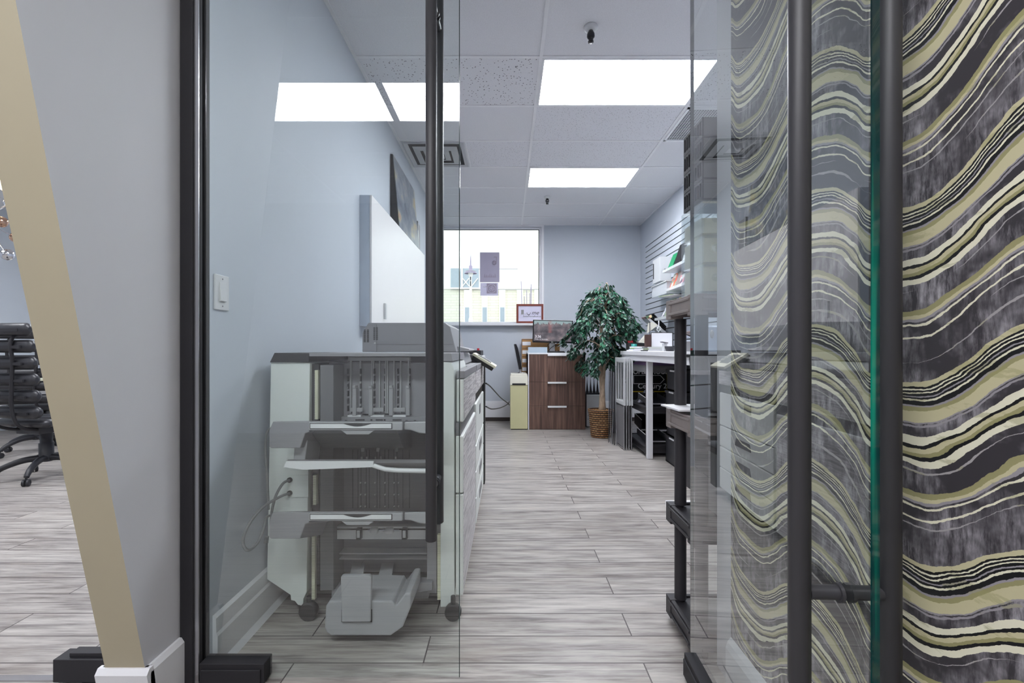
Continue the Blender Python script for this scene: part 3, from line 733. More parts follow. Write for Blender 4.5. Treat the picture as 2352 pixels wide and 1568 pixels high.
# output trays
TY = 1.70
def shear(mb, k):
    mb.v = [Vector((v.x, v.y, v.z - max(0, v.y - TY) * k)) for v in mb.v]; return mb
def tray(py, name, wedge=True):
    zt = Z(py, TY); xl = X(620, TY); xb = X(703, TY); xr = X(925, TY)
    kk = (zt - Z(py - 1, 2.0)) / .30
    k = MB()
    k.box(X(712, TY), xr, TY, 2.0, zt - .034, zt)
    if wedge: k.prism([(TY + .02, zt - .03), (2.0, zt - .03), (2.0, zt - .12), (1.85, zt - .11)], 'x', xb, xr - .03)
    t = shear(k, kk).build(name, 'copier_dark', cp, .002)
    k = MB().prism([(xl, zt - .032), (xl + .014, zt), (X(712, TY), zt), (X(712, TY), zt - .04), (xb, zt - .045), (xb - .02, zt - .10), (xl + .006, zt - .10), (xl, zt - .094)], 'y', TY - .006, 1.90)
    shear(k, kk).build('tray_side_block', 'copier_grey', t, .003)
    MB().box(X(712, TY), xr, TY - .012, TY + .001, zt - .032, zt - .003).build('tray_front_lip', 'copier_mid', t, .002)
    MB().box(X(715, TY), X(903, TY), TY - .0135, TY - .0115, zt - .027, zt - .005).build('lip_outline', 'copier_black', t)
    zc = zt - .0075
    pts = [(X(717, TY), zc - .0165), (X(901, TY), zc - .0165), (X(901, TY), zc), (X(858, TY), zc)]
    for i in range(9): a = i / 8; pts.append((X(856, TY) + (X(792, TY) - X(856, TY)) * a, zc - .0105 * math.sin(a * math.pi)))
    pts += [(X(790, TY), zc), (X(717, TY), zc)]
    MB().prism(pts, 'y', TY - .016, TY - .0128).build('silver_strip', 'silver_lip', t)
    MB().prism([(X(786, TY), zt - .034), (X(860, TY), zt - .034), (X(848, TY), zt - .048), (X(798, TY), zt - .048)], 'y', TY - .008, TY + .01).build('finger_lip', 'copier_mid', t)
    k = MB(); k.prism([(xr, zt - .004), (X(945, TY), zt - .002), (X(985, TY), zt - .002), (X(985, TY), zt - .05), (X(960, TY), zt - .045), (X(940, TY), zt - .034), (xr, zt - .032)], 'y', TY + .02, 2.0)
    shear(k, kk).build('tray_extension', 'copier_mid', t, .004)
    return t
tray(967, 'output_tray'); tray(1174, 'output_tray', False)
zt = Z(1055, TY); kk = (zt - Z(1054, 2.0)) / .30
k = MB().prism([(TY - .004, zt - .012), (TY + .02, zt), (2.0, zt), (2.0, zt - .03), (TY + .02, zt - .03)], 'x', X(655, TY), X(985, TY))
t = shear(k, kk).build('booklet_tray', 'copier_dark', cp, .002)
MB().prism([(X(655, TY), zt - .026), (X(660, TY), zt - .004), (X(860, TY), zt - .004), (X(858, TY), zt - .026), (X(700, TY), zt - .036)], 'y', TY - .010, TY - .003).build('tray_front_lip', 'silver_lip', t)
shear(MB().prism([(X(665, TY), zt - .006), (X(692, TY), zt - .006), (X(698, TY), zt + .075), (X(668, TY), zt + .075)], 'y', TY + .03, 1.86), kk).build('tray_arm', 'copier_mid', t, .003)
MB().tube([(X(858, TY), TY - .002, zt - .022), (X(885, TY), TY - .002, zt - .036), (X(915, TY), TY, zt - .041), (X(985, TY), TY, zt - .043)], .009, 8).build('wire_rest', 'silver_lip', t)
# roller bar
rz_ = Z(1220, 1.96)
b = MB().box(X(768, 1.96), X(985, 1.96), 1.95, 1.99, Z(1236, 1.96), Z(1207, 1.96)); ra = b.build('roller_bar', 'silver_lip', cp, .002)
MB().box(X(775, 1.96), X(985, 1.96), 1.946, 1.951, Z(1214, 1.96), Z(1211, 1.96)).build('roller_slot', 'copier_black', ra)
for x in (861, 896):
    MB().tube([(X(x - 9, 1.95), 1.94, rz_ + .012), (X(x - 7, 1.95), 1.94, rz_ + .012), (X(x + 7, 1.95), 1.94, rz_ + .012), (X(x + 9, 1.95), 1.94, rz_ + .012)], [.009, .013, .013, .009], 14).build('feed_roller', 'white_gloss', ra)
MB().tube([(X(846, 1.95), 1.944, rz_ + .012), (X(918, 1.95), 1.944, rz_ + .012)], .004, 8).build('roller_shaft', 'steel', ra)
for x in (827, 931):
    kk = MB().box(X(x - 6, 1.95), X(x + 6, 1.95), 1.93, 1.95, Z(1235, 1.95), Z(1210, 1.95)).build('roller_bracket', 'copier_black', ra, .002)
    MB().box(X(x - 3.5, 1.95), X(x + 3.5, 1.95), 1.926, 1.93, Z(1230, 1.95), Z(1213, 1.95)).build('bracket_plate', 'silver_lip', kk, .002)
# lower part
b = MB().box(X(770, 1.98), X(985, 1.98), 1.975, 2.03, Z(1271, 1.98), Z(1269, 1.98)).box(X(770, 1.98), X(985, 1.98), 1.975, 2.03, Z(1283, 1.98), Z(1281.5, 1.98))
b.build('lower_trim_lines', 'silver_lip', cp)
MB().box(X(757, FY), X(982, FY), FY + .02, 2.03, Z(1380, FY), Z(1360, FY)).build('bottom_rail', 'copier_grey', cp, .002)
def P7(p): return [(X(a, TY), Z(c, TY)) for a, c in p]
foot = MB().prism(P7([(745, 1440), (748, 1392), (756, 1380), (786, 1379), (862, 1379), (902, 1380), (908, 1392), (930, 1362), (943, 1362), (943, 1395), (925, 1440), (897, 1460), (760, 1460), (749, 1452)]), 'y', TY, 1.90).build('floor_tray', 'copier_mid', cp, .006)
MB().prism(P7([(787, 1424), (785, 1321), (790, 1318), (850, 1318), (855, 1323), (853, 1424)]), 'y', TY - .012, TY + .006).build('paper_stop', 'copier_mid', foot, .003)
MB().box(X(785, TY), X(855, TY), TY - .004, TY - .001, Z(1427, TY), Z(1398, TY)).build('stop_slot', 'copier_black', foot)
for a, c in ((800, 838), (865, 905)):
    p = [(X(a - 8, 1.78), 1.78, Z(1370, 1.78)), (X(a + 26, 1.78), 1.78, Z(1370, 1.78)), (X(c, 2.0), 2.0, Z(1292, 2.0)), (X(c - 28, 2.0), 2.0, Z(1292, 2.0))]
    p2 = [(q[0], q[1], q[2] - .02) for q in p]
    MB().add(p + p2, [(0, 1, 2, 3), (7, 6, 5, 4), (0, 4, 5, 1), (1, 5, 6, 2), (2, 6, 7, 3), (3, 7, 4, 0)]).build('ramp_rail', 'copier_mid', foot)
MB().prism([(X(900, 1.8), Z(1395, 1.8)), (X(985, 1.8), Z(1380, 1.8)), (X(985, 1.8), Z(1362, 1.8)), (X(920, 1.8), Z(1362, 1.8))], 'y', 1.88, 1.93).build('link_bracket', 'copier_grey', cp, .002)
def caster(x, y, r):
    MB().tube([(x, y - .014, r + .001), (x, y - .011, r + .001), (x, y + .011, r + .001), (x, y + .014, r + .001)], [r - .006, r, r, r - .006], 24).tube([(x, y, r + .02), (x, y, .1)], .01, 8).build('caster', 'copier_black', cp)
caster(X(710, 1.87), 1.868, .038); caster(X(1041, 1.87), 1.868, .034); caster(-.85, 3.4, .036); caster(-.25, 3.4, .036)
def smooth(pts, n=8):
    out = []; P = [Vector(p) for p in pts]
    for i in range(len(P) - 1):
        a = P[max(i - 1, 0)]; b = P[i]; c = P[i + 1]; d = P[min(i + 2, len(P) - 1)]
        for k in range(n):
            t = k / n; out.append(.5 * ((2 * b) + (c - a) * t + (2 * a - 5 * b + 4 * c - d) * t * t + (3 * b - a - 3 * c + d) * t ** 3))
    return out + [P[-1]]
def pz3(l, Y): return [(X(a, Y), Y, Z(b, Y)) for a, b in l]
MB().tube(smooth([(X(667, 1.9), 1.892, Z(1101, 1.9))] + pz3([(650, 1110), (635, 1135), (626, 1165)], 1.86) + [(X(622, 1.87), 1.87, Z(1195, 1.87))]), .0055, 8).build('signal_cable', 'cord_grey', cp)
MB().tube(smooth([(X(667, 1.9), 1.892, Z(1131, 1.9))] + [(X(a, y_), y_, Z(c, y_)) for a, c, y_ in ((640, 1142, 1.84), (600, 1168, 1.74), (568, 1210, 1.69), (558, 1245, 1.675), (570, 1263, 1.68), (592, 1245, 1.72), (606, 1212, 1.75), (611, 1190, 1.78), (618, 1184, 1.83))]), .0055, 8).build('signal_cable', 'cord_grey', cp)
MB().tube(smooth(pz3([(620, 982), (611, 1000), (610, 1040), (614, 1100), (617, 1170)], 1.84)), .005, 8).build('signal_cable', 'cord_grey', cp)
MB().tube(smooth(pz3([(613, 1232), (612, 1240), (611, 1246)], 1.85)), .009, 8).build('signal_cable', 'cord_grey', cp)

# small printer on a stand behind the copier
st_ = root('printer_stand', 'low white stand behind the photocopier by the left wall', 'stand', (-.6, 4.7, 0))
MB().box(-1.0, -.24, 4.4, 5.0, .88, .92).build('top', 'white_trim', st_, .003)
for x in (-.98, -.30):
    for y in (4.43, 4.93): MB().box(x, x + .04, y, y + .04, 0, .88).build('leg', 'white_trim', st_)
pr = root('desktop_printer', 'small black and white desktop printer on the stand behind the photocopier', 'printer', (-.5, 4.7, .92))
MB().box(-.75, -.24, 4.45, 4.9, .92, 1.06).build('body', 'white_plastic', pr, .008)
MB().box(-.74, -.26, 4.46, 4.88, 1.06, 1.115).build('top_cover', 'black_plastic', pr, .006)
MB().tube([(-.29, 4.5, 1.115), (-.29, 4.5, 1.135)], .012, 12).build('red_button', 'red', pr)
tag(MB().tube(smooth([(-.17, 3.6, Z(880, 3.6)), (X(1128, 4.6), 4.6, Z(889, 4.6)), (X(1150, 5.6), 5.6, Z(913, 5.6)), (X(1167, 6.3), 6.3, Z(926, 6.3)), (.03, 6.6, Z(930, 6.6))]), .006, 8).build('power_cord', 'cord_black'), 'upper black power cord strung from the copier toward the beige shredder', 'cord', 'power cords')
tag(MB().tube(smooth([(-.17, 3.62, Z(934, 3.6)), (X(1130, 4.6), 4.6, Z(939, 4.6)), (X(1150, 5.5), 5.5, Z(936, 5.5)), (X(1166, 6.25), 6.25, Z(928, 6.25)), (.03, 6.55, Z(922, 6.55))]), .006, 8).build('power_cord', 'cord_black'), 'lower sagging black power cord from the copier to the beige shredder', 'cord', 'power cords')

# ------------------------------------------------------------------ back wall furniture
fc_ = root('filing_cabinet', 'dark walnut three-drawer lateral filing cabinet against the back wall', 'filing cabinet', (.7, 6.55, 0))
a0, a1, cf, cbk, ct = X(1213, 6.32), X(1345, 6.32), 6.32, 6.78, Z(810, 6.32)
MB().box(a0, a1, cf + .02, cbk, 0, ct - .02).build('body', 'dark_brown', fc_)
MB().box(a0, a0 + .014, cf + .004, cbk, 0, ct - .02).build('side_edge', 'white_trim', fc_)
MB().box(a0 - .005, a1 + .003, cf - .005, cbk, ct - .02, ct).build('top', 'white_trim', fc_, .002)
zz = [Z(986, cf), Z(932, cf), Z(877, cf), ct - .022]
for k in range(3):
    dr = MB().box(a0 + .016, a1 - .002, cf, cf + .02, zz[k] + .002, zz[k + 1] - .002).build('drawer', 'walnut', fc_, .001)
    hz = zz[k + 1] - .010
    MB().box(X(1258, cf), X(1301, cf), cf - .022, cf, hz - .012, hz + .012).build('handle', 'silver_lip', dr, .002)
MB().tube([(X(1336, cf), cf - .004, Z(818, cf)), (X(1336, cf), cf, Z(818, cf))], .011, 14).build('lock', 'steel', fc_)
# monitor
YM = 6.5
mn = root('computer_monitor', 'black widescreen monitor with a lit lock screen on the walnut filing cabinet', 'monitor', (.66, YM, ct))
tm = Matrix.Translation((X(1269.5, YM), YM, Z(761, YM))) @ Matrix.Rotation(R(1.5), 4, 'Y')
MB().box(-.288, .288, 0, .03, -.165, .165, 0, tm).build('bezel', 'black_gloss', mn, .004)
sc_ = MB().box(-.272, .272, -.003, .001, -.142, .15, 0, tm).build('screen', 'screen_image', mn)
text('clock_digits', '3:36', .052, tm @ Matrix.Translation((-.255, -.0045, -.095)) @ Matrix.Rotation(R(90), 4, 'X'), 'paper', sc_, .0004)
text('date_line', 'Friday, 22 November', .022, tm @ Matrix.Translation((-.255, -.0045, -.122)) @ Matrix.Rotation(R(90), 4, 'X'), 'paper', sc_, .0004)
text('badge', 'DELL', .014, tm @ Matrix.Translation((-.016, -.0005, -.158)) @ Matrix.Rotation(R(90), 4, 'X'), 'silver_lip', mn, .0004)
MB().box(X(1262, YM), X(1275, YM), YM + .03, YM + .06, ct + .008, Z(780, YM)).build('stand_neck', 'steel', mn, .003)
MB().box(X(1252, YM), X(1285, YM), YM - .04, YM + .14, ct, ct + .01).build('stand_foot', 'steel', mn, .003)
MB().tube(smooth(pz3([(1282, 787), (1272, 794), (1264, 800), (1261, 806)], YM + .02)), .004, 8).tube(smooth(pz3([(1264, 787), (1258, 792), (1261, 798), (1260, 806)], YM + .03)), .004, 8).build('video_cable', 'cord_black', mn)
kb = root('keyboard', 'slim black keyboard on the filing cabinet below the monitor', 'keyboard', (.6, 6.4, ct))
MB().prism([(6.36, ct), (6.47, ct), (6.47, ct + .022), (6.36, ct + .012)], 'x', X(1222, 6.4), X(1297, 6.4)).build('body', 'black_plastic', kb, .002)
b = MB()
for i in range(22):
    for j in range(4): b.box(X(1224, 6.4) + i * .0205, X(1224, 6.4) + i * .0205 + .016, 6.368 + j * .025, 6.388 + j * .025, ct + .012, ct + .02 + j * .0015)
b.build('keys', 'copier_black', kb)
ms = root('computer_mouse', 'black computer mouse right of the keyboard', 'mouse', (X(1308, 6.4), 6.4, ct))
MB().ball((X(1308, 6.4), 6.42, ct + .014), .036, 14, 0, .6).build('shell', 'black_gloss', ms)
MB().tube([(X(1308, 6.4) - .004, 6.395, ct + .03), (X(1308, 6.4) + .004, 6.395, ct + .03)], .007, 10).build('wheel', 'copier_mid', ms)
tw = root('computer_tower', 'black computer tower standing on the filing cabinet right of the monitor', 'computer', (1.04, 6.7, ct))
MB().box(X(1316, 6.6), X(1337, 6.6), 6.62, 6.775, ct, Z(762, 6.6)).build('case', 'copier_mid', tw, .004)
MB().box(X(1317, 6.6), X(1336, 6.6), 6.605, 6.62, Z(789, 6.6), Z(763, 6.6)).build('front_panel', 'black_gloss', tw, .003)
b = MB()
for k in range(3): b.box(X(1320.5, 6.6), X(1323, 6.6), 6.602, 6.606, Z(781 + 3 * k, 6.6), Z(779.5 + 3 * k, 6.6))
b.build('ports', 'silver_lip', tw)
sg = root('acrylic_sign_holder', 'small clear acrylic holder with a white card on the filing cabinet', 'sign holder', (.45, 6.5, ct))
MB().prism([(6.33, ct), (6.342, ct), (6.36, Z(797, 6.35)), (6.348, Z(797, 6.35))], 'x', X(1211, 6.35) + .012, X(1257, 6.35)).build('card', 'pale_blue', sg)
MB().prism([(6.322, ct), (6.328, ct), (6.346, Z(796, 6.35)), (6.340, Z(796, 6.35))], 'x', X(1211, 6.35) + .006, X(1259, 6.35)).build('clear_front', 'clear_plastic', sg)
# stacked cartons behind the cabinet
hb = .1235
for k in range(10):
    z0 = k * (hb + .005)
    wd = .56 if k < 9 else .5
    r = root('carton', '%s cardboard paper carton in the stack between shredder and filing cabinet' % ['lowest', 'second lowest', 'third lowest', 'fourth lowest', 'fifth from the floor', 'fifth from the top', 'fourth from the top', 'third from the top', 'second from the top', 'topmost'][k], 'box', (.5, 6.9, z0), 'cartons stacked behind the filing cabinet')
    MB().box(X(1199, 6.8), X(1199, 6.8) + wd, 6.79, 7.03, z0, z0 + hb + .004).build('box_body', 'cardboard', r, .003)
    MB().box(X(1199, 6.8) + .004, X(1217 if k < 9 else 1219, 6.8), 6.786, 6.79, z0 + .03, z0 + .085).build('white_label', 'paper', r)
    MB().box(X(1199, 6.8) + .002, X(1199, 6.8) + wd - .002, 6.787, 6.79, z0 + hb - .009, z0 + hb - .003).build('lid_gap', 'dark_brown', r)
for k in range(2):
    z0 = ct + k * .068
    r = root('small_carton', ['small brown carton with black print, lower of two right of the monitor stand', 'small brown carton, upper of two right of the monitor stand'][k], 'box', (.75, 6.72, z0), 'small cartons on the filing cabinet')
    MB().box(X(1273, 6.65), X(1286, 6.65), 6.66, 6.75, z0, z0 + .066).build('box_body', 'cardboard', r, .002)
    b = MB()
    for q in range(3): b.box(X(1275 + 3.4 * q, 6.65), X(1276.6 + 3.4 * q, 6.65), 6.657, 6.66, z0 + .02 + .01 * (q % 2), z0 + .045)
    b.build('printed_marks', 'copier_black', r)
# framed sign on the sill
YS = 7.02
fr = root('framed_sign', 'red-brown wooden framed sign reading home, on the window sill', 'framed sign', (.4, YS, WZ0))
f0, f1, fz0, fz1 = X(1186, YS), X(1248, YS), WZ0, Z(698, YS)
b = MB(); tt = .032
for a in ((f0, f1, fz0, fz0 + tt), (f0, f1, fz1 - tt, fz1), (f0, f0 + tt, fz0 + tt, fz1 - tt), (f1 - tt, f1, fz0 + tt, fz1 - tt)): b.box(a[0], a[1], YS - .012, YS + .012, a[2], a[3])
b.build('frame', 'frame_wood', fr, .003)
pp = MB().box(f0 + tt, f1 - tt, YS - .002, YS + .008, fz0 + tt, fz1 - tt).build('print', 'poster_light', fr)
b = MB().box(f0 + .075, f0 + .115, YS - .004, YS - .002, fz0 + .14, fz0 + .21)
for q in range(5): b.box(f0 + .072 + .02 * q, f0 + .076 + .02 * q, YS - .004, YS - .002, fz0 + .125 + .008 * (q % 2), fz0 + .155)
b.build('building_drawing', 'copier_grey', pp)
b = MB()
for q in range(8):
    a = q / 7; b.box(f0 + .16 + .055 * a, f0 + .17 + .055 * a, YS - .004, YS - .002, fz0 + .125 + .03 * (2 * a - 1) ** 2, fz0 + .135 + .03 * (2 * a - 1) ** 2)
b.build('smile_drawing', 'cord_black', pp)
text('script_word', 'me', .09, face_cam(f0 + .235, YS - .003, fz0 + .135), 'cord_black', pp, .0008, shear=.35)
text('script_line', 'SweetHomeBook.ca', .034, face_cam(f0 + .10, YS - .003, fz0 + .098), 'cord_black', pp, .0008, shear=.35)
# posters taped to the pane
ps = root('window_poster', 'larger grey poster with a faint round bird figure taped to the window', 'poster', (-.28, YB + .04, 2.2))
yq = YB + .042
MB().box(X(1102, 7.1), X(1147, 7.1), yq, yq + .002, Z(647, 7.1), Z(578, 7.1)).build('sheet', 'poster_grey', ps)
b = MB(); b.lathe([(.0001, 0), (.036, 0), (.036, .001), (.0001, .001)], (0, 0, 0), 20, 0, Matrix.Translation((X(1135, 7.1), yq - .001, Z(602, 7.1))) @ Matrix.Rotation(R(90), 4, 'X'))
b.box(X(1139, 7.1), X(1141, 7.1), yq - .002, yq - .001, Z(600, 7.1), Z(588, 7.1)).box(X(1134, 7.1), X(1140, 7.1), yq - .002, yq - .001, Z(590, 7.1), Z(588, 7.1))
b.box(X(1132, 7.1), X(1133, 7.1), yq - .002, yq - .001, Z(611, 7.1), Z(606, 7.1)).box(X(1136, 7.1), X(1137, 7.1), yq - .002, yq - .001, Z(611, 7.1), Z(606, 7.1))
b.build('bird_figure', 'poster_shape', ps)
b = MB()
for q in range(7): b.prism([(X(1111 + 4 * q, 7.1), Z(636, 7.1)), (X(1115 + 4 * q, 7.1), Z(636, 7.1)), (X(1113 + 4 * q, 7.1), Z(626 + 2 * (q % 3), 7.1))], 'y', yq - .002, yq - .001)
b.build('grass_figure', 'poster_shape', ps)
ps = root('window_notice', 'smaller pale notice with a round emblem taped under the grey poster', 'poster', (-.28, YB + .04, 1.98))
MB().box(X(1103, 7.1), X(1144, 7.1), yq, yq + .002, Z(678, 7.1), Z(648.5, 7.1)).build('sheet', 'poster_light', ps)
b = MB().box(X(1117.5, 7.1), X(1141, 7.1), yq - .001, yq, Z(673, 7.1), Z(650, 7.1)); b.build('emblem_square', 'poster_shape', ps)
b = MB(); mt2 = Matrix.Translation((X(1129, 7.1), yq - .0015, Z(661.5, 7.1))) @ Matrix.Rotation(R(90), 4, 'X')
b.lathe([(.066, 0), (.070, 0), (.070, .001), (.066, .001), (.066, 0)], (0, 0, 0), 28, 0, mt2)
for q in range(14):
    a = q * 2.4; rr = .012 * math.sqrt(q) ; b.box(rr * math.cos(a) - .005, rr * math.cos(a) + .005, rr * math.sin(a) - .004, rr * math.sin(a) + .004, 0, .001, 0, mt2)
b.build('round_emblem', 'poster_light', ps)
text('scribble', '~>', .05, face_cam(X(1109, 7.1), yq - .001, Z(660, 7.1)), 'copier_grey', ps)
# shredder
sh = root('paper_shredder', 'beige pedestal paper shredder beside the walnut filing cabinet', 'shredder', (.17, 6.5, 0))
s0, s1 = X(1172, 6.3), X(1213, 6.3) - .006
MB().box(s0, s1, 6.3, 6.72, .012, Z(884, 6.3)).build('bin', 'shredder', sh, .006)
MB().box(s0 - .002, s1 + .002, 6.295, 6.72, Z(884, 6.3), Z(864, 6.3)).build('cutter_head', 'offwhite', sh, .004)
MB().prism([(s0, Z(864, 6.3)), (s1, Z(864, 6.3)), (s1 - .01, Z(858, 6.3)), (s0 + .01, Z(858, 6.3))], 'y', 6.3, 6.72).build('lid', 'offwhite', sh, .003)
MB().box(s0 + .028, s1 - .028, 6.292, 6.296, Z(884, 6.3), Z(880, 6.3)).build('slot', 'cord_black', sh)
MB().box(s0 + .01, s1 - .01, 6.31, 6.71, 0, .012).build('base', 'copier_black', sh)
sz = Z(858, 6.3)
im = root('side_on_monitor', 'flat silver-backed monitor seen edge-on on top of the shredder', 'monitor', (.17, 6.5, sz))
tm = Matrix.Translation((.185, 6.5, sz + .06)) @ Matrix.Rotation(R(-11), 4, 'Y')
MB().prism([(-.02, 0), (.02, 0), (.026, .1), (.024, .30), (.012, .36), (-.02, .365)], 'y', -.17, .17, 0, tm).build('screen_shell', 'black_gloss', im, .003)
MB().box(-.026, -.0201, -.17, .17, .0, .365, 0, tm).build('silver_back', 'steel', im, .002)
MB().box(.155, .245, 6.42, 6.58, sz, sz + .008).build('stand_foot', 'steel', im, .002)
MB().prism([(.17, sz + .008), (.20, sz + .008), (.20, sz + .10), (.185, sz + .10)], 'y', 6.46, 6.54).build('stand_neck', 'steel', im)
# silver tower on the floor with organiser
YT = 6.5
tp = root('floor_computer', 'silver computer tower on the floor between filing cabinet and ficus', 'computer', (1.25, 6.7, 0))
q0 = max(X(1346, YT), a1 + .012)
MB().box(q0, X(1384, YT), YT, 6.95, .012, Z(906, YT)).build('case', 'tower_silver', tp, .012)
MB().box(q0 - .004, q0 + .006, YT - .004, 6.95, .012, Z(903, YT)).build('side_band', 'black_plastic', tp)
b = MB()
for k in range(3): b.tube([(q0 + .03, YT - .003, .12 + .05 * k), (q0 + .03, YT, .12 + .05 * k)], .006, 8)
b.box(q0 + .02, q0 + .03, 6.52, 6.9, 0, .012).box(q0 + .19, q0 + .2, 6.52, 6.9, 0, .012)
b.build('buttons_and_feet', 'copier_grey', tp)
fo = root('file_rack', 'black rack with pointed dividers on top of the silver computer', 'file organiser', (1.25, 6.7, Z(903, YT)))
zf = Z(906, YT)
MB().box(q0, X(1381, YT), YT + .02, 6.8, zf, zf + .02).build('rack_base', 'black_plastic', fo, .003)
for k in range(4):
    x = q0 + .025 + k * .05
    MB().prism([(x - .016, zf + .02), (x + .022, zf + .02), (x + .006, zf + .16), (x, zf + .24), (x - .004, zf + .16)], 'y', YT + .05, YT + .07).build('divider', 'black_plastic', fo)

# ------------------------------------------------------------------ ficus
tx, ty = X(1380, 5.8), 5.8
fi = root('potted_ficus', 'tall artificial ficus tree with green leaves in a woven basket', 'potted tree', (tx, ty, 0))
MB().lathe([(.0, .012), (.118, .0), (.128, .02), (.158, .33), (.165, .335), (.166, .355), (.150, .357), (.145, .33), (.12, .30)], (tx, ty, 0), 40).build('wicker_basket', 'wicker', fi)
MB().lathe([(.147, .315), (.12, .335), (.06, .345), (.0, .35)], (tx, ty, 0), 20).build('moss', 'moss', fi)
tops = []
trunks = [[(0, 0, .32), (.015, .01, .6), (-.012, -.01, .95), (.01, .0, 1.3), (-.01, .01, 1.62), (-.04, 0, 1.78)],
          [(.04, .02, .32), (.02, -.02, .62), (.04, .01, .95), (.0, -.015, 1.3), (.05, .0, 1.66), (.12, .0, 1.85)]]
for tpts in trunks:
    pts = smooth([(tx + a, ty + b, c) for a, b, c in tpts], 6); n = len(pts)
    MB().tube(pts, [.032 - .022 * i / n for i in range(n)], 10).build('trunk', 'trunk', fi)
rnd = random.Random(11)
lv = MB(); brm = MB()
ends = []
for k in range(62):
    z0 = rnd.uniform(1.0, 1.8) if k > 8 else rnd.uniform(.85, 1.05)
    a = rnd.uniform(0, 2 * math.pi)
    t_ = (z0 - .85) / .95
    L = (.46 * math.sin(math.pi * min(1, .28 + t_ * .66)) ** .6) * rnd.uniform(.72, 1.08)
    if z0 < 1.05: L *= .5
    p0 = Vector((tx + .02, ty, z0)); p1 = Vector((tx + .03 + L * .55 * math.cos(a), ty + L * .55 * math.sin(a), z0 + .16 * rnd.uniform(.5, 1.3)))
    p2 = Vector((tx + .04 + L * math.cos(a), ty + L * .85 * math.sin(a), z0 + rnd.uniform(-.12, .10)))
    br_ = smooth([p0, p1, p2, p2 + Vector((math.cos(a) * .05, math.sin(a) * .05, -.10))], 6)
    brm.tube(br_, [.007 - .005 * i / len(br_) for i in range(len(br_))], 5)
    ends.append(br_)
def leaf(p, d, s, mi):
    d = d.normalized(); side = d.cross(Vector((0, 0, 1)) + Vector((rnd.uniform(-.4, .4), rnd.uniform(-.4, .4), 0))).normalized()
    up = side.cross(d)
    w_ = s * .27
    vs = [p, p + d * s * .35 + side * w_ - up * w_ * .35, p + d * s * .75 + side * w_ * .6 - up * w_ * .5, p + d * s - up * s * .16,
          p + d * s * .75 - side * w_ * .6 - up * w_ * .5, p + d * s * .35 - side * w_ - up * w_ * .35, p + d * s * .4, p + d * s * .75 - up * s * .05]
    lv.add(vs, [(0, 1, 6), (1, 2, 7, 6), (2, 3, 7), (0, 6, 5), (6, 7, 4, 5), (7, 3, 4)], mi, False)
for br_ in ends:
    n = len(br_)
    for i in range(3, n):
        for q in range(6 if i > n // 3 else 2):
            p = br_[i] + Vector((rnd.gauss(0, .024), rnd.gauss(0, .024), rnd.gauss(0, .018)))
            out = (br_[i] - Vector((tx, ty, br_[i].z))).normalized()
            d = Vector((out.x * .6 + rnd.gauss(0, .5), out.y * .6 + rnd.gauss(0, .5), -.75 + rnd.gauss(0, .35)))
            leaf(p, d, rnd.uniform(.05, .085), rnd.choice((0, 0, 0, 1, 1, 2)))
brm.build('branches', 'trunk', fi)
lv.build('foliage', ['leaf_dark', 'leaf_mid', 'leaf_grey'], fi)

# ------------------------------------------------------------------ white worktable on the right with everything under and on it
TX0, TX1, TY0, TY1, TZ = 1.395, 2.06, 3.27, 5.56, 1.105
tb = root('work_table', 'long white counter-height worktable along the slatwall', 'table', (1.75, 4.4, 0))
MB().box(TX0, TX1, TY0, TY1, TZ - .045, TZ).build('tabletop', 'white_trim', tb, .003)
MB().box(TX0 + .012, TX0 + .035, TY0 + .02, TY1 - .02, TZ - .105, TZ - .047).box(TX0 + .035, TX1 - .02, TY0 + .02, TY0 + .045, TZ - .105, TZ - .047).build('apron', 'white_trim', tb, .002)
for x, y in ((1.44, 4.62), (TX0 + .01, 3.31), (1.98, 3.31), (1.98, 5.47)):
    MB().box(x, x + .055, y, y + .055, 0, TZ - .106 if y != 4.62 else TZ - .046).build('leg', 'white_trim', tb, .004)

def resin_tier(mb, x0, x1, y0, y1, zt, h=.06):
    """hollow moulded tier: deck plus rims with raised ribs"""
    mb.box(x0 + .01, x1 - .01, y0 + .01, y1 - .01, zt - .02, zt - .008)
    for a in ((x0, x1, y0, y0 + .016), (x0, x1, y1 - .016, y1), (x0, x0 + .016, y0 + .016, y1 - .016), (x1 - .016, x1, y0 + .016, y1 - .016)): mb.box(*a, zt - h, zt)
    mb.box(x0 - .006, x0, y0 + .03, y1 - .03, zt - .018, zt - .008); mb.box(x0 - .006, x0, y0 + .03, y1 - .03, zt - h + .004, zt - h + .014)
    mb.box(x0 + .03, x1 - .03, y0 - .006, y0, zt - .018, zt - .008); mb.box(x0 + .03, x1 - .03, y0 - .006, y0, zt - h + .004, zt - h + .014)
    for x in (x0, x1 - .05):
        for y in (y0, y1 - .05): mb.box(x - .003 if x == x0 else x, x + .05 if x == x0 else x + .053, y - .003 if y == y0 else y, y + .05 if y == y0 else y + .053, zt - h - .01, zt + .002)
SX0, SX1, SY0, SY1 = 1.50, 2.04, 4.70, 5.46
SX0 = X(1437, 5.46) - .0
SX0 = 1.445
sh3 = root('resin_shelving', 'black plastic three-tier shelf unit under the white worktable', 'shelving', (1.75, 5.05, 0))
tiers3 = [.115, .525, .955]
for z in tiers3:
    b = MB(); resin_tier(b, SX0 + .0, 1.97, SY0, SY1, z, .075); b.build('tier', 'resin_black' if z < .9 else 'copier_dark', sh3, .002)
for x in (SX0 + .028, 1.94):
    for y in (SY0 + .028, SY1 - .028):
        for za, zb in ((.117, .45), (.527, .88)): MB().tube([(x, y, za), (x, y, zb)], .021, 14).build('post', 'resin_black', sh3)
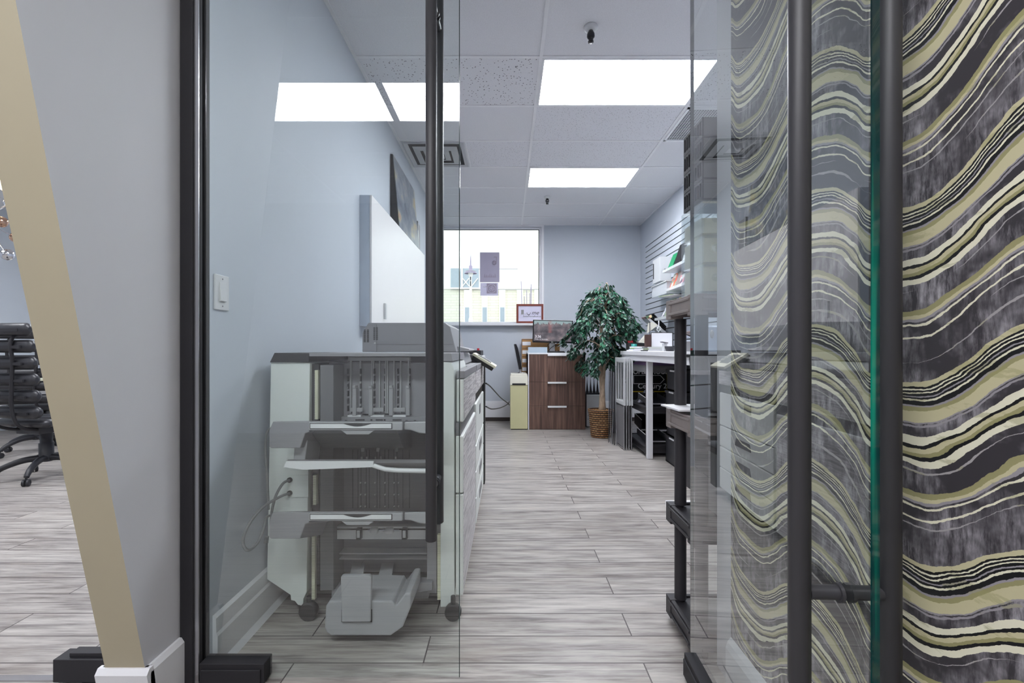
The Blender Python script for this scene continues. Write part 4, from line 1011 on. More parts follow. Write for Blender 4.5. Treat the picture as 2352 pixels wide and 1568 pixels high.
# the leg in front of the shelf must stand clear of it
# open house sign
ys = 5.36
og = root('open_house_sign', 'black open house sign with yellow border and white arrow on the middle tier', 'sign', (1.72, ys, .527))
g0, g1, h0, h1 = X(1441, 5.36), X(1534, 5.36), .527, .912
g0 = max(g0, SX0 + .022)
MB().box(g0, g1, ys, ys + .008, h0, h1).build('panel', 'cord_black', og)
b = MB(); yf = ys - .002
for a in ((g0 + .004, g0 + .014, h0 + .004, h1 - .004), (g1 - .014, g1 - .004, h0 + .02, h1 - .004), (g0 + .004, g1 - .004, h0 + .092, h0 + .100)): b.box(a[0], a[1], yf, ys, a[2], a[3])
b.build('yellow_border', 'yellow', og)
zl = h1 - .093; b = MB(); b.box(g0 + .04, g1 - .09, yf, ys, zl - .007, zl); b.box(g0 + .04, g1 - .09, yf, ys, zl - .105, zl - .098); b.box(g0 + .034, g0 + .04, yf, ys, zl - .105, zl)
ax, bx_ = g1 - .09, g1 - .04
b.prism([(ax, zl), (bx_, zl - .052), (bx_ - .01, zl - .052), (ax - .002, zl - .007)], 'y', yf, ys); b.prism([(ax, zl - .105), (bx_, zl - .052), (bx_ - .01, zl - .052), (ax - .002, zl - .098)], 'y', yf, ys)
b.build('arrow_outline', 'paper', og)
text('headline', 'OPEN HOUSE', .074, face_cam(g0 + .03, ys - .001, h1 - .079), 'paper', og, bold=.0022)
text('agency_word', 'Century 21', .084, face_cam(g0 + .085, ys - .001, h0 + .134), 'paper', og, bold=.001)
b = MB(); b.prism([(g0 + .17, h0 + .108), (g0 + .24, h0 + .125), (g0 + .242, h0 + .131), (g0 + .17, h0 + .112)], 'y', yf, ys); b.build('gold_stroke', 'yellow', og)
text('small_word', 'Realty', .035, face_cam(g0 + .10, ys - .001, h0 + .06), 'paper', og)
# trays and bags in the shelf
def open_tray(x, y, z, w_, d, h, label, tilt=0, mt_='black_plastic', rz=0):
    r = root('file_tray', label, 'tray', (x, y, z), 'black trays in the low shelf unit', rz)
    m4 = Matrix.Rotation(R(tilt), 4, 'X')
    b = MB(); k = [r]
    def q(*a): b.box(*a, 0, m4)
    q(-w_ / 2, w_ / 2, 0, d, 0, .006); q(-w_ / 2, w_ / 2, d - .006, d, .006, h); q(-w_ / 2, -w_ / 2 + .006, 0, d - .006, .006, h); q(w_ / 2 - .006, w_ / 2, 0, d - .006, .006, h)
    b.v = [v + Vector(r.location) for v in b.v]; b.build('tray_shell', mt_, r)
    b = MB(); q2 = lambda *a: b.box(*a, 0, m4)
    q2(-w_ / 2, w_ / 2, -.004, 0, 0, .012); q2(-w_ / 2, -w_ / 2 + .007, 0, d, h, h + .004)
    b.v = [v + Vector(r.location) for v in b.v]; b.build('rim_highlight', 'silver_lip', r)  # edge highlights of the black tray, put in as pale strips
    return r
open_tray(1.60, 4.82, .536, .22, .32, .06, 'tilted black file tray at the left of the middle tier', 6)
open_tray(1.82, 4.80, .532, .22, .2, .05, 'black file tray at the right of the middle tier')
open_tray(1.60, 4.84, .130, .22, .34, .07, 'black file tray at the left front of the bottom tier', 4)
open_tray(1.84, 4.80, .125, .2, .32, .06, 'black file tray at the right front of the bottom tier', 2)
open_tray(1.70, 5.12, .205, .36, .28, .12, 'larger upturned black file tray at the back of the bottom tier', 8)
def crumple(x, y, z, sx, sy, sz_, label, m_):
    b = MB(); vs = []; fs = []; n = 12
    for i in range(n + 1):
        for j in range(n + 1):
            a, c = i / n, j / n; e = (math.sin(math.pi * a) * math.sin(math.pi * c)) ** .5
            vs.append((x + (a - .5) * sx, y + (c - .5) * sy, z + e * sz_ * (1 + rnd.uniform(-.35, .35)) * .75))
    for i in range(n):
        for j in range(n): p = i * (n + 1) + j; fs.append((p, p + n + 1, p + n + 2, p + 1))
    b.add(vs, fs); b.add([(x - sx / 2, y - sy / 2, z), (x + sx / 2, y - sy / 2, z), (x + sx / 2, y + sy / 2, z), (x - sx / 2, y + sy / 2, z)], [(0, 3, 2, 1)])
    tag(b.build('plastic_bag', m_), label, 'bag', 'crumpled bags in the low shelf unit')
crumple(1.62, 5.2, .519, .24, .14, .16, 'shiny crumpled dark bag at the left of the middle tier before the sign', 'crumpled_bag')
crumple(1.86, 5.15, .519, .22, .26, .12, 'dark bag at the right of the middle tier before the sign', 'black_plastic')
# things on the top tier
bb = root('folded_fabric', 'folded mauve-grey fabric bundle on the top tier of the low shelf', 'fabric', (1.7, 5.0, .947))
MB().prism([(1.47, .947), (1.93, .947), (1.93, .975), (1.60, .99), (1.50, .985)], 'y', 4.8, 5.3).build('outer_fold', 'purple', bb, .012)
MB().box(1.64, 1.92, 4.79, 5.2, .976, .996).build('upper_fold', 'dark_brown', bb, .01)
# black crates stacked to the right of the shelf
def crate(x0, x1, y0, y1, z0, z1, label):
    r = root('storage_crate', label, 'crate', ((x0 + x1) / 2, (y0 + y1) / 2, z0), 'black crates stacked under the worktable')
    b = MB().box(x0, x1, y0, y1, z0, z0 + .012).box(x0, x0 + .008, y0, y1, z0, z1 - .004).box(x1 - .008, x1, y0, y1, z0, z1 - .004).box(x0, x1, y0, y0 + .008, z0, z1 - .004).box(x0, x1, y1 - .008, y1, z0, z1 - .004)
    b.build('crate_body', 'black_plastic', r)
    b = MB().box(x0 - .008, x1 + .008, y0 - .008, y0 + .004, z1 - .03, z1 - .004).box(x0 - .008, x0 + .004, y0, y1 + .008, z1 - .03, z1 - .004).box(x0 - .008, x1 + .008, y1 - .004, y1 + .008, z1 - .03, z1 - .004).box(x1 - .004, x1 + .008, y0, y1, z1 - .03, z1 - .004)
    b.build('crate_rim', 'resin_black', r, .002)
    MB().box(x0 - .011, x0 - .008, (y0 + y1) / 2 - .06, (y0 + y1) / 2 + .06, z1 - .024, z1 - .010).build('pale_tag', 'silver_lip', r)
for k, (a, c, lab) in enumerate([(0, .27, 'lowest black storage crate in the stack right of the white table leg'), (.27, .50, 'second black storage crate up in the stack under the worktable'), (.50, .72, 'third black storage crate up in the stack under the worktable'), (.72, .93, 'topmost black storage crate in the stack under the worktable')]):
    crate(1.60 + .012 * (k % 2), 1.98, 4.18 + .01 * k, 4.55, a, c, lab)
bd = root('leaning_board', 'grey foam board with yellow top edge leaning under the worktable', 'board', (1.5, 3.7, 0))
b = MB().prism([(3.42, 0), (3.44, 0), (3.95, .0), (3.95, .48), (3.42, .48)], 'x', 1.47, 1.482); b.build('board', 'resin_black', bd)
MB().box(1.465, 1.487, 3.42, 3.95, .48, .492).build('yellow_edge', 'yellow', bd)
bd = root('dark_backed_panel', 'large black display panel standing deeper under the worktable', 'panel', (1.75, 3.8, 0))
MB().box(1.72, 1.74, 3.40, 4.12, 0, .97).build('panel_face', 'cord_black', bd, .002); MB().box(1.715, 1.745, 3.39, 3.40, 0, .97).box(1.715, 1.745, 4.12, 4.13, 0, .97).build('edge_rails', 'copier_dark', bd)
bx = root('flat_white_box', 'flat white box with red patch lying on the floor near the worktable', 'box', (1.32, 3.05, 0))
MB().box(1.13, 1.38, 2.86, 3.22, 0, .045).build('box_body', 'paper', bx, .002); MB().box(1.22, 1.378, 2.90, 3.16, .045, .047).build('red_patch', 'red', bx)

# folded frames and poles left of the shelf
for k in range(4):
    x = 1.30 + .0275 * k
    r = root('folded_sign_frame', ['outermost', 'second', 'third', 'innermost'][k] + ' of the white-topped folded sign frames beside the low black shelf', 'sign frame', (x, 5.2, 0), 'folded sign frames')
    b = MB(); y0, y1 = 4.98, 5.40; z0, z1 = .50, 1.03 - .012 * (k % 2)
    for a in ((y0, y1, z0, z0 + .04), (y0, y1, z1 - .05, z1), (y0, y0 + .04, z0 + .04, z1 - .05), (y1 - .04, y1, z0 + .04, z1 - .05)): b.box(x - .007, x + .007, *a)
    b.build('white_frame', 'white_plastic', r, .002)
    b = MB()
    for y in (y0 + .03, y1 - .03): b.tube([(x, y, 0), (x, y, z0)], .006, 8)
    b.box(x - .004, x + .004, y0 + .03, y1 - .03, .012, .022)
    b.build('steel_legs', 'steel', r)
    MB().box(x - .002, x + .002, y0 + .036, y1 - .036, .03, z0 - .02).build('dark_panel', 'copier_dark', r)
for k in range(7):
    x = 1.275 - .006 * k; yb = 5.3 + .035 * k
    tag(MB().tube([(x - .012 * (k % 3), yb - .05, .003), (x, yb, .5), (x + .01, yb + .02, .93 - .04 * (k % 3))], [.004, .004, .005], 6).build('metal_stake', 'black_metal' if k % 2 else 'steel'), 'thin metal sign stake standing upright between the ficus basket and the folded sign frames', 'stake', 'sign stakes')
db = root('dark_tripod_bag', 'dark grey upright carrying bag behind the sign stakes', 'bag', (1.46, 6.1, 0))
MB().box(1.40, 1.56, 6.04, 6.16, 0, .88).build('bag_body', 'copier_dark', db, .03); MB().box(1.475, 1.485, 6.035, 6.04, .05, .8).build('zip', 'steel', db)

# ------------------------------------------------------------------ slatwall and goods
sl_ = root('slatwall_panel', 'white slatwall panel with dark grooves on the right wall', 'wall panel', (XR, 5.2, 1.1))
SW0, SW1 = 3.3, 6.78; b = MB(); gvs = []
z = 2.655; n_s = 20; stp = .0785
b.box(XR - .016, XR - .002, SW0, SW1, z - n_s * stp, z + .05)
b.build('backing', 'copier_black', sl_)
b = MB()
for k in range(n_s): b.box(XR - .024, XR - .0161, SW0, SW1, z - stp * (k + 1) + .0065, z - stp * k - .0065)
b.box(XR - .024, XR - .0161, SW0, SW1, z + .0065, z + .05)
b.build('slats', 'wall_cool', sl_)
ds = root('paper_dispenser', 'tall white wall box hung high on the slatwall above a clear bin', 'dispenser', (1.98, 5.95, 2.0))
MB().box(1.93, XR - .025, 5.70, 5.98, 1.99, Z(596, 5.9)).build('case', 'white_plastic', ds, .004)
MB().box(1.926, 1.93, 5.93, 5.955, 2.05, 2.25).build('black_latch', 'cord_black', ds)
MB().box(1.99, 2.0, 5.697, 5.70, 2.13, 2.145).build('slot', 'cord_black', ds)
cbn = root('clear_bin', 'milky clear plastic bin hung on the slatwall below the white dispenser', 'bin', (1.98, 5.7, 1.8))
b = MB(); bx0, bx1, by0, by1, bz0, bz1 = 1.92, XR - .026, 5.42, 5.98, 1.80, 1.955
b.box(bx0, bx1, by0, by1, bz0, bz0 + .006).box(bx0, bx0 + .005, by0, by1, bz0, bz1).box(bx1 - .005, bx1, by0, by1, bz0, bz1).box(bx0, bx1, by0, by0 + .005, bz0, bz1).box(bx0, bx1, by1 - .005, by1, bz0, bz1)
b.build('tub', 'milky_plastic', cbn); MB().box(bx0 - .012, bx1, by0 - .012, by0, bz1 - .012, bz1).box(bx0 - .012, bx0, by0, by1, bz1 - .012, bz1).build('rim', 'white_plastic', cbn)
MB().box(bx0 - .03, bx1, by0, by1, bz0 - .012, bz0 - .004).build('wire_shelf', 'clear_plastic', cbn)
def ledge(y0, y1, z, label):
    r = root('display_ledge', label, 'shelf', (2.0, (y0 + y1) / 2, z), 'clear ledges on the slatwall')
    MB().box(1.90, XR - .025, y0, y1, z - .006, z).build('ledge_plate', 'milky_plastic', r); MB().box(1.895, 1.90, y0, y1, z - .006, z + .025).build('front_lip', 'milky_plastic', r)
    MB().box(XR - .03, XR - .025, y0, y1, z, z + .05).build('back_flange', 'milky_plastic', r)
ledge(4.3, 5.50, 2.06, 'top clear ledge of books on the slatwall')
ledge(4.3, 5.40, 1.82, 'middle clear ledge of books on the slatwall')
ledge(4.4, 5.80, 1.50, 'lower clear ledge of brochures on the slatwall')
def book(y, z, w_, h, lean, m_, label, t=.012, x=1.93, rzz=0):
    z += t * math.sin(R(lean)) + .001
    r = root('book', label, 'book', (x, y, z), 'books and brochures on the slatwall', rzz)
    mm = Matrix.Translation(r.location) @ Matrix.Rotation(R(lean), 4, 'Y')
    MB().box(0, t, 0, w_, 0, h, 0, mm).build('pages', 'paper', r)
    MB().box(-.002, 0, 0, w_, 0, h, 0, mm).box(-.002, t, -.002, 0, 0, h, 0, mm).build('cover', m_, r)
book(5.30, 2.061, .16, .22, 22, 'green', 'dark green covered book at the far end of the top ledge')
book(5.06, 2.061, .2, .29, 18, 'cord_black', 'black framed picture book leaning tall on the top ledge')
book(5.0, 2.061, .03, .27, 18, 'cover_warm', 'red patterned book edge beside the black one on the top ledge', .02, 1.95)
book(4.83, 2.061, .16, .27, 18, 'paper', 'white covered book on the top ledge')
book(4.74, 2.061, .07, .25, 18, 'lime', 'lime green covered book on the top ledge')
book(4.5, 2.061, .18, .28, 18, 'cord_black', 'black book at the near end of the top ledge')
book(5.21, 1.821, .18, .21, 20, 'cover_orange', 'orange and white patterned book at the far end of the middle ledge')
book(5.07, 1.821, .12, .19, 14, 'resin_grey', 'plain grey-brown book on the middle ledge')
book(4.84, 1.821, .22, .13, 10, 'cover_pink', 'pink and white patterned book lying low on the middle ledge', .03)
book(4.68, 1.821, .13, .14, 8, 'red', 'bright red book on the middle ledge', .03)
book(4.5, 1.821, .14, .2, 16, 'green', 'green book near the resin shelf on the middle ledge')
book(5.62, 1.501, .05, .2, 25, 'cover_news', 'far newspaper-like brochure on the lower ledge')
book(5.4, 1.501, .18, .25, 22, 'cover_sage', 'sage green landscape brochure on the lower ledge')
book(5.12, 1.501, .22, .24, 22, 'cover_violet', 'violet and cream brochure on the lower ledge')
book(5.0, 1.501, .08, .24, 18, 'cover_warm', 'dark red brochure on the lower ledge')
book(4.74, 1.501, .22, .27, 18, 'cover_news', 'near newspaper-like brochure on the lower ledge')
def fan(y, z, label, m_, a):
    r = root('magazine', label, 'magazine', (1.97, y, z), 'magazines lying on the middle ledge')
    mm = Matrix.Translation(r.location) @ Matrix.Rotation(R(a), 4, 'Z')
    MB().box(-.10, .08, -.13, .13, 0, .008, 0, mm).build('pages', 'paper', r); MB().box(-.10, .08, -.13, .13, .008, .0095, 0, mm).box(-.1015, -.10, -.13, .13, 0, .0095, 0, mm).build('cover', m_, r)
fan(5.36, 1.755, 'dark magazine jutting out under the middle ledge', 'cover_sage', 20)
# slanted brochure rack at the far end
brk = root('brochure_rack', 'tilted white brochure rack with dark pockets on the slatwall above the table', 'brochure rack', (1.95, 5.95, 1.38))
b = MB(); b.prism([(1.80, 1.52), (1.83, 1.53), (2.07, 1.33), (2.05, 1.29)], 'y', 5.80, 6.0); b.build('pocket_front', 'white_plastic', brk)
b = MB()
for k in range(3): b.prism([(1.82 + .03 * k, 1.56 + .01 * k), (1.828 + .03 * k, 1.565 + .01 * k), (2.05, 1.38 + .02 * k), (2.045, 1.37 + .02 * k)], 'y', 5.80, 6.0)
b.build('pocket_dividers', 'cord_black', brk)
MB().prism([(1.78, 1.545), (1.85, 1.57), (1.87, 1.54), (1.81, 1.515)], 'y', 5.79, 5.99).build('printed_cards', 'cover_warm', brk)

# ------------------------------------------------------------------ on the worktable
def on(name, label, cat, parts, group=None):
    xs = [p[1].v for p in parts]; allv = [v for l in xs for v in l]
    r = root(name, label, cat, (sum(v.x for v in allv) / len(allv), sum(v.y for v in allv) / len(allv), min(v.z for v in allv)), group)
    for nm, mb, mt_, bv in parts: mb.build(nm, mt_, r, bv)
    return r
on('whiteboard_sign', 'white panel sign with a dark edge standing on the worktable', 'sign', [('face', MB().box(X(1497, 5.1), X(1544, 5.1), 5.10, 5.108, TZ + .012, Z(764.5, 5.1)), 'paper', 0), ('dark_edge', MB().box(X(1496, 5.1), X(1545.5, 5.1), 5.108, 5.118, TZ, Z(763, 5.1)).box(X(1544, 5.1), X(1546, 5.1), 5.10, 5.11, TZ, Z(763, 5.1)), 'cord_black', 0)])
on('dark_box', 'dark brown upright box left of the white panel sign', 'box', [('box_body', MB().box(X(1485, 5.0), X(1496, 5.0), 5.0, 5.08, TZ + .035, Z(768, 5.0)), 'dark_brown', .002), ('base', MB().box(X(1484, 5.0), X(1497, 5.0), 4.99, 5.09, TZ, TZ + .035), 'copier_mid', .002)])
on('model_ship', 'small white-sailed model ship at the far end of the worktable', 'model ship', [
    ('hull', MB().prism([(X(1464, 5.3), TZ + .06), (X(1500, 5.3), TZ + .05), (X(1495, 5.3), TZ + .01), (X(1474, 5.3), TZ)], 'y', 5.27, 5.33), 'dark_brown', .003),
    ('jib_sail', MB().prism([(X(1466, 5.3), Z(786, 5.3)), (X(1483, 5.3), Z(788, 5.3)), (X(1482, 5.3), Z(767, 5.3))], 'y', 5.30, 5.304), 'offwhite', 0),
    ('main_sail', MB().prism([(X(1485, 5.32), Z(766, 5.3)), (X(1511, 5.32), Z(746, 5.3)), (X(1497, 5.32), Z(739, 5.3)), (X(1488, 5.32), Z(742, 5.3))], 'y', 5.312, 5.316), 'offwhite', 0),
    ('mast', MB().tube([(X(1493, 5.3), 5.308, TZ + .05), (X(1493, 5.3), 5.308, Z(738, 5.3))], .004, 6), 'cord_black', 0)])
on('wire_ornament', 'white curled wire ornament stand on the worktable before the slatwall', 'ornament', [('curled_wire', MB().tube(smooth(pz3([(1513, 803), (1513, 765), (1509, 757), (1514, 749), (1518, 755), (1512, 762), (1516, 768), (1510, 775)], 5.2)), .004, 6).tube(pz3([(1513, 736), (1513, 748)], 5.2), .006, 6), 'paper', 0), ('base', MB().box(X(1508, 5.2), X(1518, 5.2), 5.16, 5.19, TZ, TZ + .01), 'steel', 0)])
stk = [(4.62, 4.86, 0, .012, 'cord_black', 'black folder at the bottom of the near stack on the worktable', 1.44, 1.74), (4.66, 4.84, .012, .022, 'cover_sage', 'grey-green magazine in the near stack on the worktable', 1.46, 1.68), (4.70, 4.88, .034, .012, 'copier_dark', 'dark folder on top of the near stack on the worktable', 1.46, 1.75),
       (5.18, 5.40, 0, .014, 'paper', 'white booklet at the bottom of the far stack on the worktable', 1.43, 1.60), (5.17, 5.38, .014, .012, 'pale_blue', 'pale booklet in the middle of the far stack', 1.45, 1.6), (5.19, 5.36, .026, .010, 'lime', 'lime green booklet in the far stack on the worktable', 1.46, 1.60), (5.18, 5.34, .036, .016, 'paper', 'white booklet topping the far stack on the worktable', 1.45, 1.6)]
for y0, y1, z0, h, m_, lab, x0, x1 in stk:
    on('booklet', lab, 'booklet', [('pages', MB().box(x0 + .003, x1 - .003, y0 + .003, y1 - .003, TZ + z0, TZ + z0 + h * .9), 'paper', 0), ('cover', MB().box(x0, x1, y0, y1, TZ + z0 + h * .9, TZ + z0 + h).box(x0, x0 + .003, y0, y1, TZ + z0, TZ + z0 + h * .9), m_, 0)], 'booklets stacked on the worktable')
on('tape_dispenser', 'small grey-topped paper punch on the worktable beside the black post', 'office tool', [('body', MB().box(X(1525, 4.5), X(1533, 4.5), 4.5, 4.56, TZ, TZ + .075), 'white_plastic', .003), ('lever', MB().prism([(X(1521, 4.5), TZ + .098), (X(1534, 4.5), TZ + .088), (X(1534, 4.5), TZ + .078), (X(1523, 4.5), TZ + .086)], 'y', 4.49, 4.57), 'copier_dark', 0)])
on('desk_clutter_basket', 'black wire basket with an orange item on the worktable', 'basket', [('basket', MB().lathe([(.035, 0), (.05, .035), (.052, .05), (.046, .05), (.03, .004), (.001, .004)], (X(1539, 4.45), 4.45, TZ), 16), 'black_plastic', 0), ('orange_item', MB().ball((X(1536, 4.45), 4.44, TZ + .03), .018, 10), 'orange', 0)])
on('dark_bin_box', 'dark open box on the near end of the worktable behind the post', 'box', [('box_body', MB().box(1.52, 1.78, 3.60, 3.9, TZ, TZ + .085), 'copier_dark', .004), ('flap', MB().prism([(1.50, TZ + .16), (1.53, TZ + .17), (1.80, TZ + .05), (1.78, TZ + .085)], 'y', 3.58, 3.9), 'dark_brown', 0)])
on('white_vented_box', 'pale box with oval hand holes on the near end of the worktable', 'box', [('box_body', MB().box(1.44, 1.78, 3.30, 3.55, TZ, TZ + .19), 'pale_blue', .01), ('hand_holes', MB().ball((1.50, 3.303, TZ + .13), .016, 12, 0, 2).ball((1.56, 3.303, TZ + .13), .016, 12, 0, 2), 'copier_mid', 0)])
on('teal_cup', 'dark teal cup at the far left corner of the worktable', 'cup', [('cup_body', MB().lathe([(.001, 0), (.03, 0), (.034, .085), (.030, .085), (.027, .01), (.001, .01)], (X(1460, 5.35), 5.42, TZ), 16), 'teal', 0), ('pens', MB().tube([(X(1459, 5.35), 5.42, TZ + .012), (X(1461, 5.35), 5.42, TZ + .13)], .004, 6), 'cord_black', 0)])
on('low_file_box', 'low dark file box with red top behind the ficus leaves on the worktable', 'box', [('box_body', MB().box(1.46, 1.72, 5.42, 5.54, TZ + .0, TZ + .10), 'copier_black', .003), ('red_item', MB().box(1.47, 1.52, 5.44, 5.50, TZ + .10, TZ + .125), 'red', .003)])

# ------------------------------------------------------------------ near shelving behind the open door
NX0, NX1, NY0, NY1 = .668, 1.55, 1.615, 1.885
ns = root('resin_rack', 'tall grey and black plastic shelving rack right inside the doorway', 'shelving', (1.1, 1.75, 0))
for z, m_ in ((1.32, 'resin_grey'), (.875, 'resin_grey'), (.485, 'resin_black'), (.10, 'resin_black')):
    b = MB(); resin_tier(b, NX0, NX1, NY0, NY1, z, .065); b.build('tier', m_, ns, .002)
for x in (NX0 + .043, NX1 - .043):
    for y in (NY0 + .035, NY1 - .035):
        for za, zb in ((0.0, .036), (.102, .41), (.487, .80), (.877, 1.245)):
            MB().tube([(x, y, za), (x, y, zb)], .0235, 18).build('post', 'resin_black', ns)
# milky drawer tower on the rack
dt = root('drawer_tower', 'translucent plastic drawer tower with beige contents on top of the rack', 'drawers', (.85, 1.72, 1.322))
DZ0, DZ1, DX0, DX1, DY0, DY1 = 1.322, 1.66, .704, 1.02, 1.625, 1.822
b = MB().box(DX0, DX1, DY0, DY1, DZ0, DZ0 + .004).box(DX0, DX1, DY0, DY1, DZ1 - .004, DZ1).box(DX0, DX0 + .003, DY0, DY1, DZ0 + .004, DZ1 - .004).box(DX1 - .003, DX1, DY0, DY1, DZ0 + .004, DZ1 - .004).box(DX0 + .003, DX1 - .003, DY1 - .003, DY1, DZ0 + .004, DZ1 - .004)
b.build('shell', 'clear_plastic', dt)
for k in range(3):
    z0 = DZ0 + .008 + k * .106
    dw = MB().box(DX0 + .006, DX1 - .006, DY0, DY1 - .006, z0, z0 + .003).box(DX0 + .006, DX1 - .006, DY0, DY0 + .003, z0 + .003, z0 + .098).box(DX0 + .006, DX0 + .008, DY0 + .003, DY1 - .006, z0 + .003, z0 + .098).build('drawer', 'clear_plastic', dt)
    if k < 3: MB().box(DX0 + .009, DX1 - .03, DY0 + .03, DY1 - .012, z0 + .006, z0 + (.094 if k < 2 else .062)).build('beige_contents', 'beige_sheet', dw)
    MB().ball((DX0 + .045, DY0 - .006, z0 + .05), .014, 14).build('round_knob', 'clear_plastic', dw)
# stacked black slotted trays
for k in range(4):
    z0 = DZ1 + .003 + k * .075
    r = root('slotted_tray', ['lowest', 'second', 'third', 'topmost'][k] + ' of four black slotted trays stacked on the drawer tower', 'tray', (.86, 1.71, z0), 'black slotted trays')
    xa, xb, ya, yb_ = .705, 1.0, 1.63, 1.80
    MB().box(xa, xb, ya, yb_, z0, z0 + .006).build('floor_plate', 'black_plastic', r)
    b = MB().box(xa, xa + .006, ya, yb_, z0 + .006, z0 + .014).box(xa, xa + .006, ya, yb_, z0 + .064, z0 + .073)
    n = 9
    for i in range(n): y = ya + (yb_ - ya - .006) * i / (n - 1); b.box(xa, xa + .006, y, y + .006, z0 + .014, z0 + .064)
    b.build('slotted_side', 'black_plastic', r)
    b = MB().box(xa + .006, xb, ya, ya + .006, z0 + .006, z0 + .073).box(xb - .006, xb, ya, yb_, z0 + .006, z0 + .073); b.build('end_walls', 'copier_dark', r)
on('paper_stack', 'loose white papers fanned on the second tier of the rack', 'papers', [('upper_sheets', MB().box(.70, .93, 1.66, 1.84, .889, .895, 0, Matrix.Rotation(R(2), 4, 'Z') @ Matrix.Identity(4)), 'paper', 0), ('lower_sheets', MB().box(.715, .96, 1.65, 1.85, .878, .888), 'paper', 0)])
on('dark_wastebasket', 'dark grey tapered wastebasket standing on the second tier of the rack', 'bin', [('bin_body', MB().add([(.742, 1.63, .896), (.90, 1.63, .896), (.90, 1.78, .896), (.742, 1.78, .896), (.722, 1.625, 1.09), (.92, 1.625, 1.09), (.92, 1.80, 1.09), (.722, 1.80, 1.09)], [(0, 3, 2, 1), (4, 5, 6, 7), (0, 1, 5, 4), (1, 2, 6, 5), (2, 3, 7, 6), (3, 0, 4, 7)]), 'copier_dark', .006), ('rim', MB().box(.716, .926, 1.62, 1.805, 1.09, 1.102), 'black_plastic', .002)])
on('black_file_box', 'black file box standing on the third tier of the rack', 'box', [('box_body', MB().box(.80, 1.10, 1.64, 1.86, .487, .72), 'copier_dark', .004), ('lid', MB().box(.795, 1.105, 1.635, 1.865, .72, .745), 'black_plastic', .003)])
on('clear_vase', 'clear plastic vase standing on the bottom tier of the rack', 'vase', [('vase_body', MB().lathe([(.001, 0), (.022, 0), (.024, .13), (.030, .15), (.027, .15), (.021, .13), (.019, .006), (.001, .006)], (.765, 1.80, .102), 18), 'clear_plastic', 0)])

# ------------------------------------------------------------------ office chairs
def make_chair(label):
    r = root('office_chair', label, 'chair', (0, 0, 0), 'ribbed leather office chairs')
    for k in range(5):
        a = R(-58 + 72 * k); c, s_ = math.cos(a), math.sin(a)
        pts = smooth([(c * .02, s_ * .02, .17), (c * .14, s_ * .14, .165), (c * .26, s_ * .26, .12), (c * .31, s_ * .31, .075)], 5)
        leg = MB().tube(pts, [.03 - .012 * i / (len(pts) - 1) for i in range(len(pts))], 8).build('base_leg', 'black_plastic', r)
        wx, wy = c * .315, s_ * .315; d = Vector((-s_, c, 0))
        w_ = MB()
        for q in (-1, 1):
            p = Vector((wx, wy, .029)) + d * .014 * q; w_.tube([p - d * .009, p - d * .007, p + d * .007, p + d * .009], [.022, .028, .028, .022], 14)
        w_.tube([(wx, wy, .045), (wx, wy, .08)], .008, 8)
        w_.build('caster', 'black_plastic', leg)
    MB().tube([(0, 0, .14), (0, 0, .30), (0, 0, .302), (0, 0, .40)], [.05, .05, .042, .042], 18).build('gas_column', 'black_plastic', r)
    MB().box(-.12, .12, -.14, .14, .40, .46).box(-.17, -.12, -.03, .02, .42, .435).build('tilt_mechanism', 'black_plastic', r, .01)
    def roll(y, z, rad, w_, dy=1.0):
        pr = [(-w_, .35), (-w_ + .012, .8), (-w_ + .035, 1), (w_ - .035, 1), (w_ - .012, .8), (w_, .35)]
        return MB().tube([(q, y, z) for q, _ in pr], [rad * f for _, f in pr], 18)
    for k in range(6):
        z = .60 + .137 * k; y = -.235 - .012 * k - (.012 if k == 5 else 0)
        b = roll(y, z, .053 if k else .05, .262)
        b.v = [Vector((v.x, y + (v.y - y) * .75, v.z)) for v in b.v]
        b.build('back_cushion', 'leather', r)
    for k in range(4):
        b = roll(-.15 + .125 * k, .50, .06, .255); b.v = [Vector((v.x, v.y, .5 + (v.z - .5) * .62)) for v in b.v]
        b.build('seat_cushion', 'leather', r)
    for s_ in (-1, 1):
        MB().tube(smooth([(s_ * .09, -.25, 1.26), (s_ * .11, -.33, 1.19), (s_ * .11, -.32, 1.0), (s_ * .085, -.31, .68), (s_ * .105, -.29, .52), (s_ * .10, -.2, .455), (s_ * .08, -.05, .43)], 6), .013, 10).build('back_rail', 'black_metal', r)
    b = MB()
    for k in range(6): z = .60 + .137 * k; b.box(-.2, .2, -.292 - .012 * k, -.278 - .012 * k, z - .018, z + .006)
    b.build('back_struts', 'black_metal', r)
    return r
ch = make_chair('nearer black ribbed leather office chair seen from behind in the left room')
ch.location = (-4.07, 3.98, 0); ch.rotation_euler = (0, 0, R(-8))
dup(ch, (-5.15, 4.95, 0), R(25), 'farther black ribbed office chair mostly hidden behind the nearer chair')
dk = root('conference_table', 'long white table with a cream top edge behind the office chairs', 'table', (-6, 5.7, 0))
MB().box(-6.9, -4.6, 5.5, 6.4, .74, .77).build('tabletop', 'cream_scale', dk, .004)
MB().box(-6.7, -4.8, 5.85, 5.88, .2, .74).build('modesty_panel', 'white_trim', dk)
for x in (-6.8, -4.75):
    for y in (5.6, 6.25): MB().box(x, x + .05, y, y + .05, 0, .74).build('leg', 'white_trim', dk)
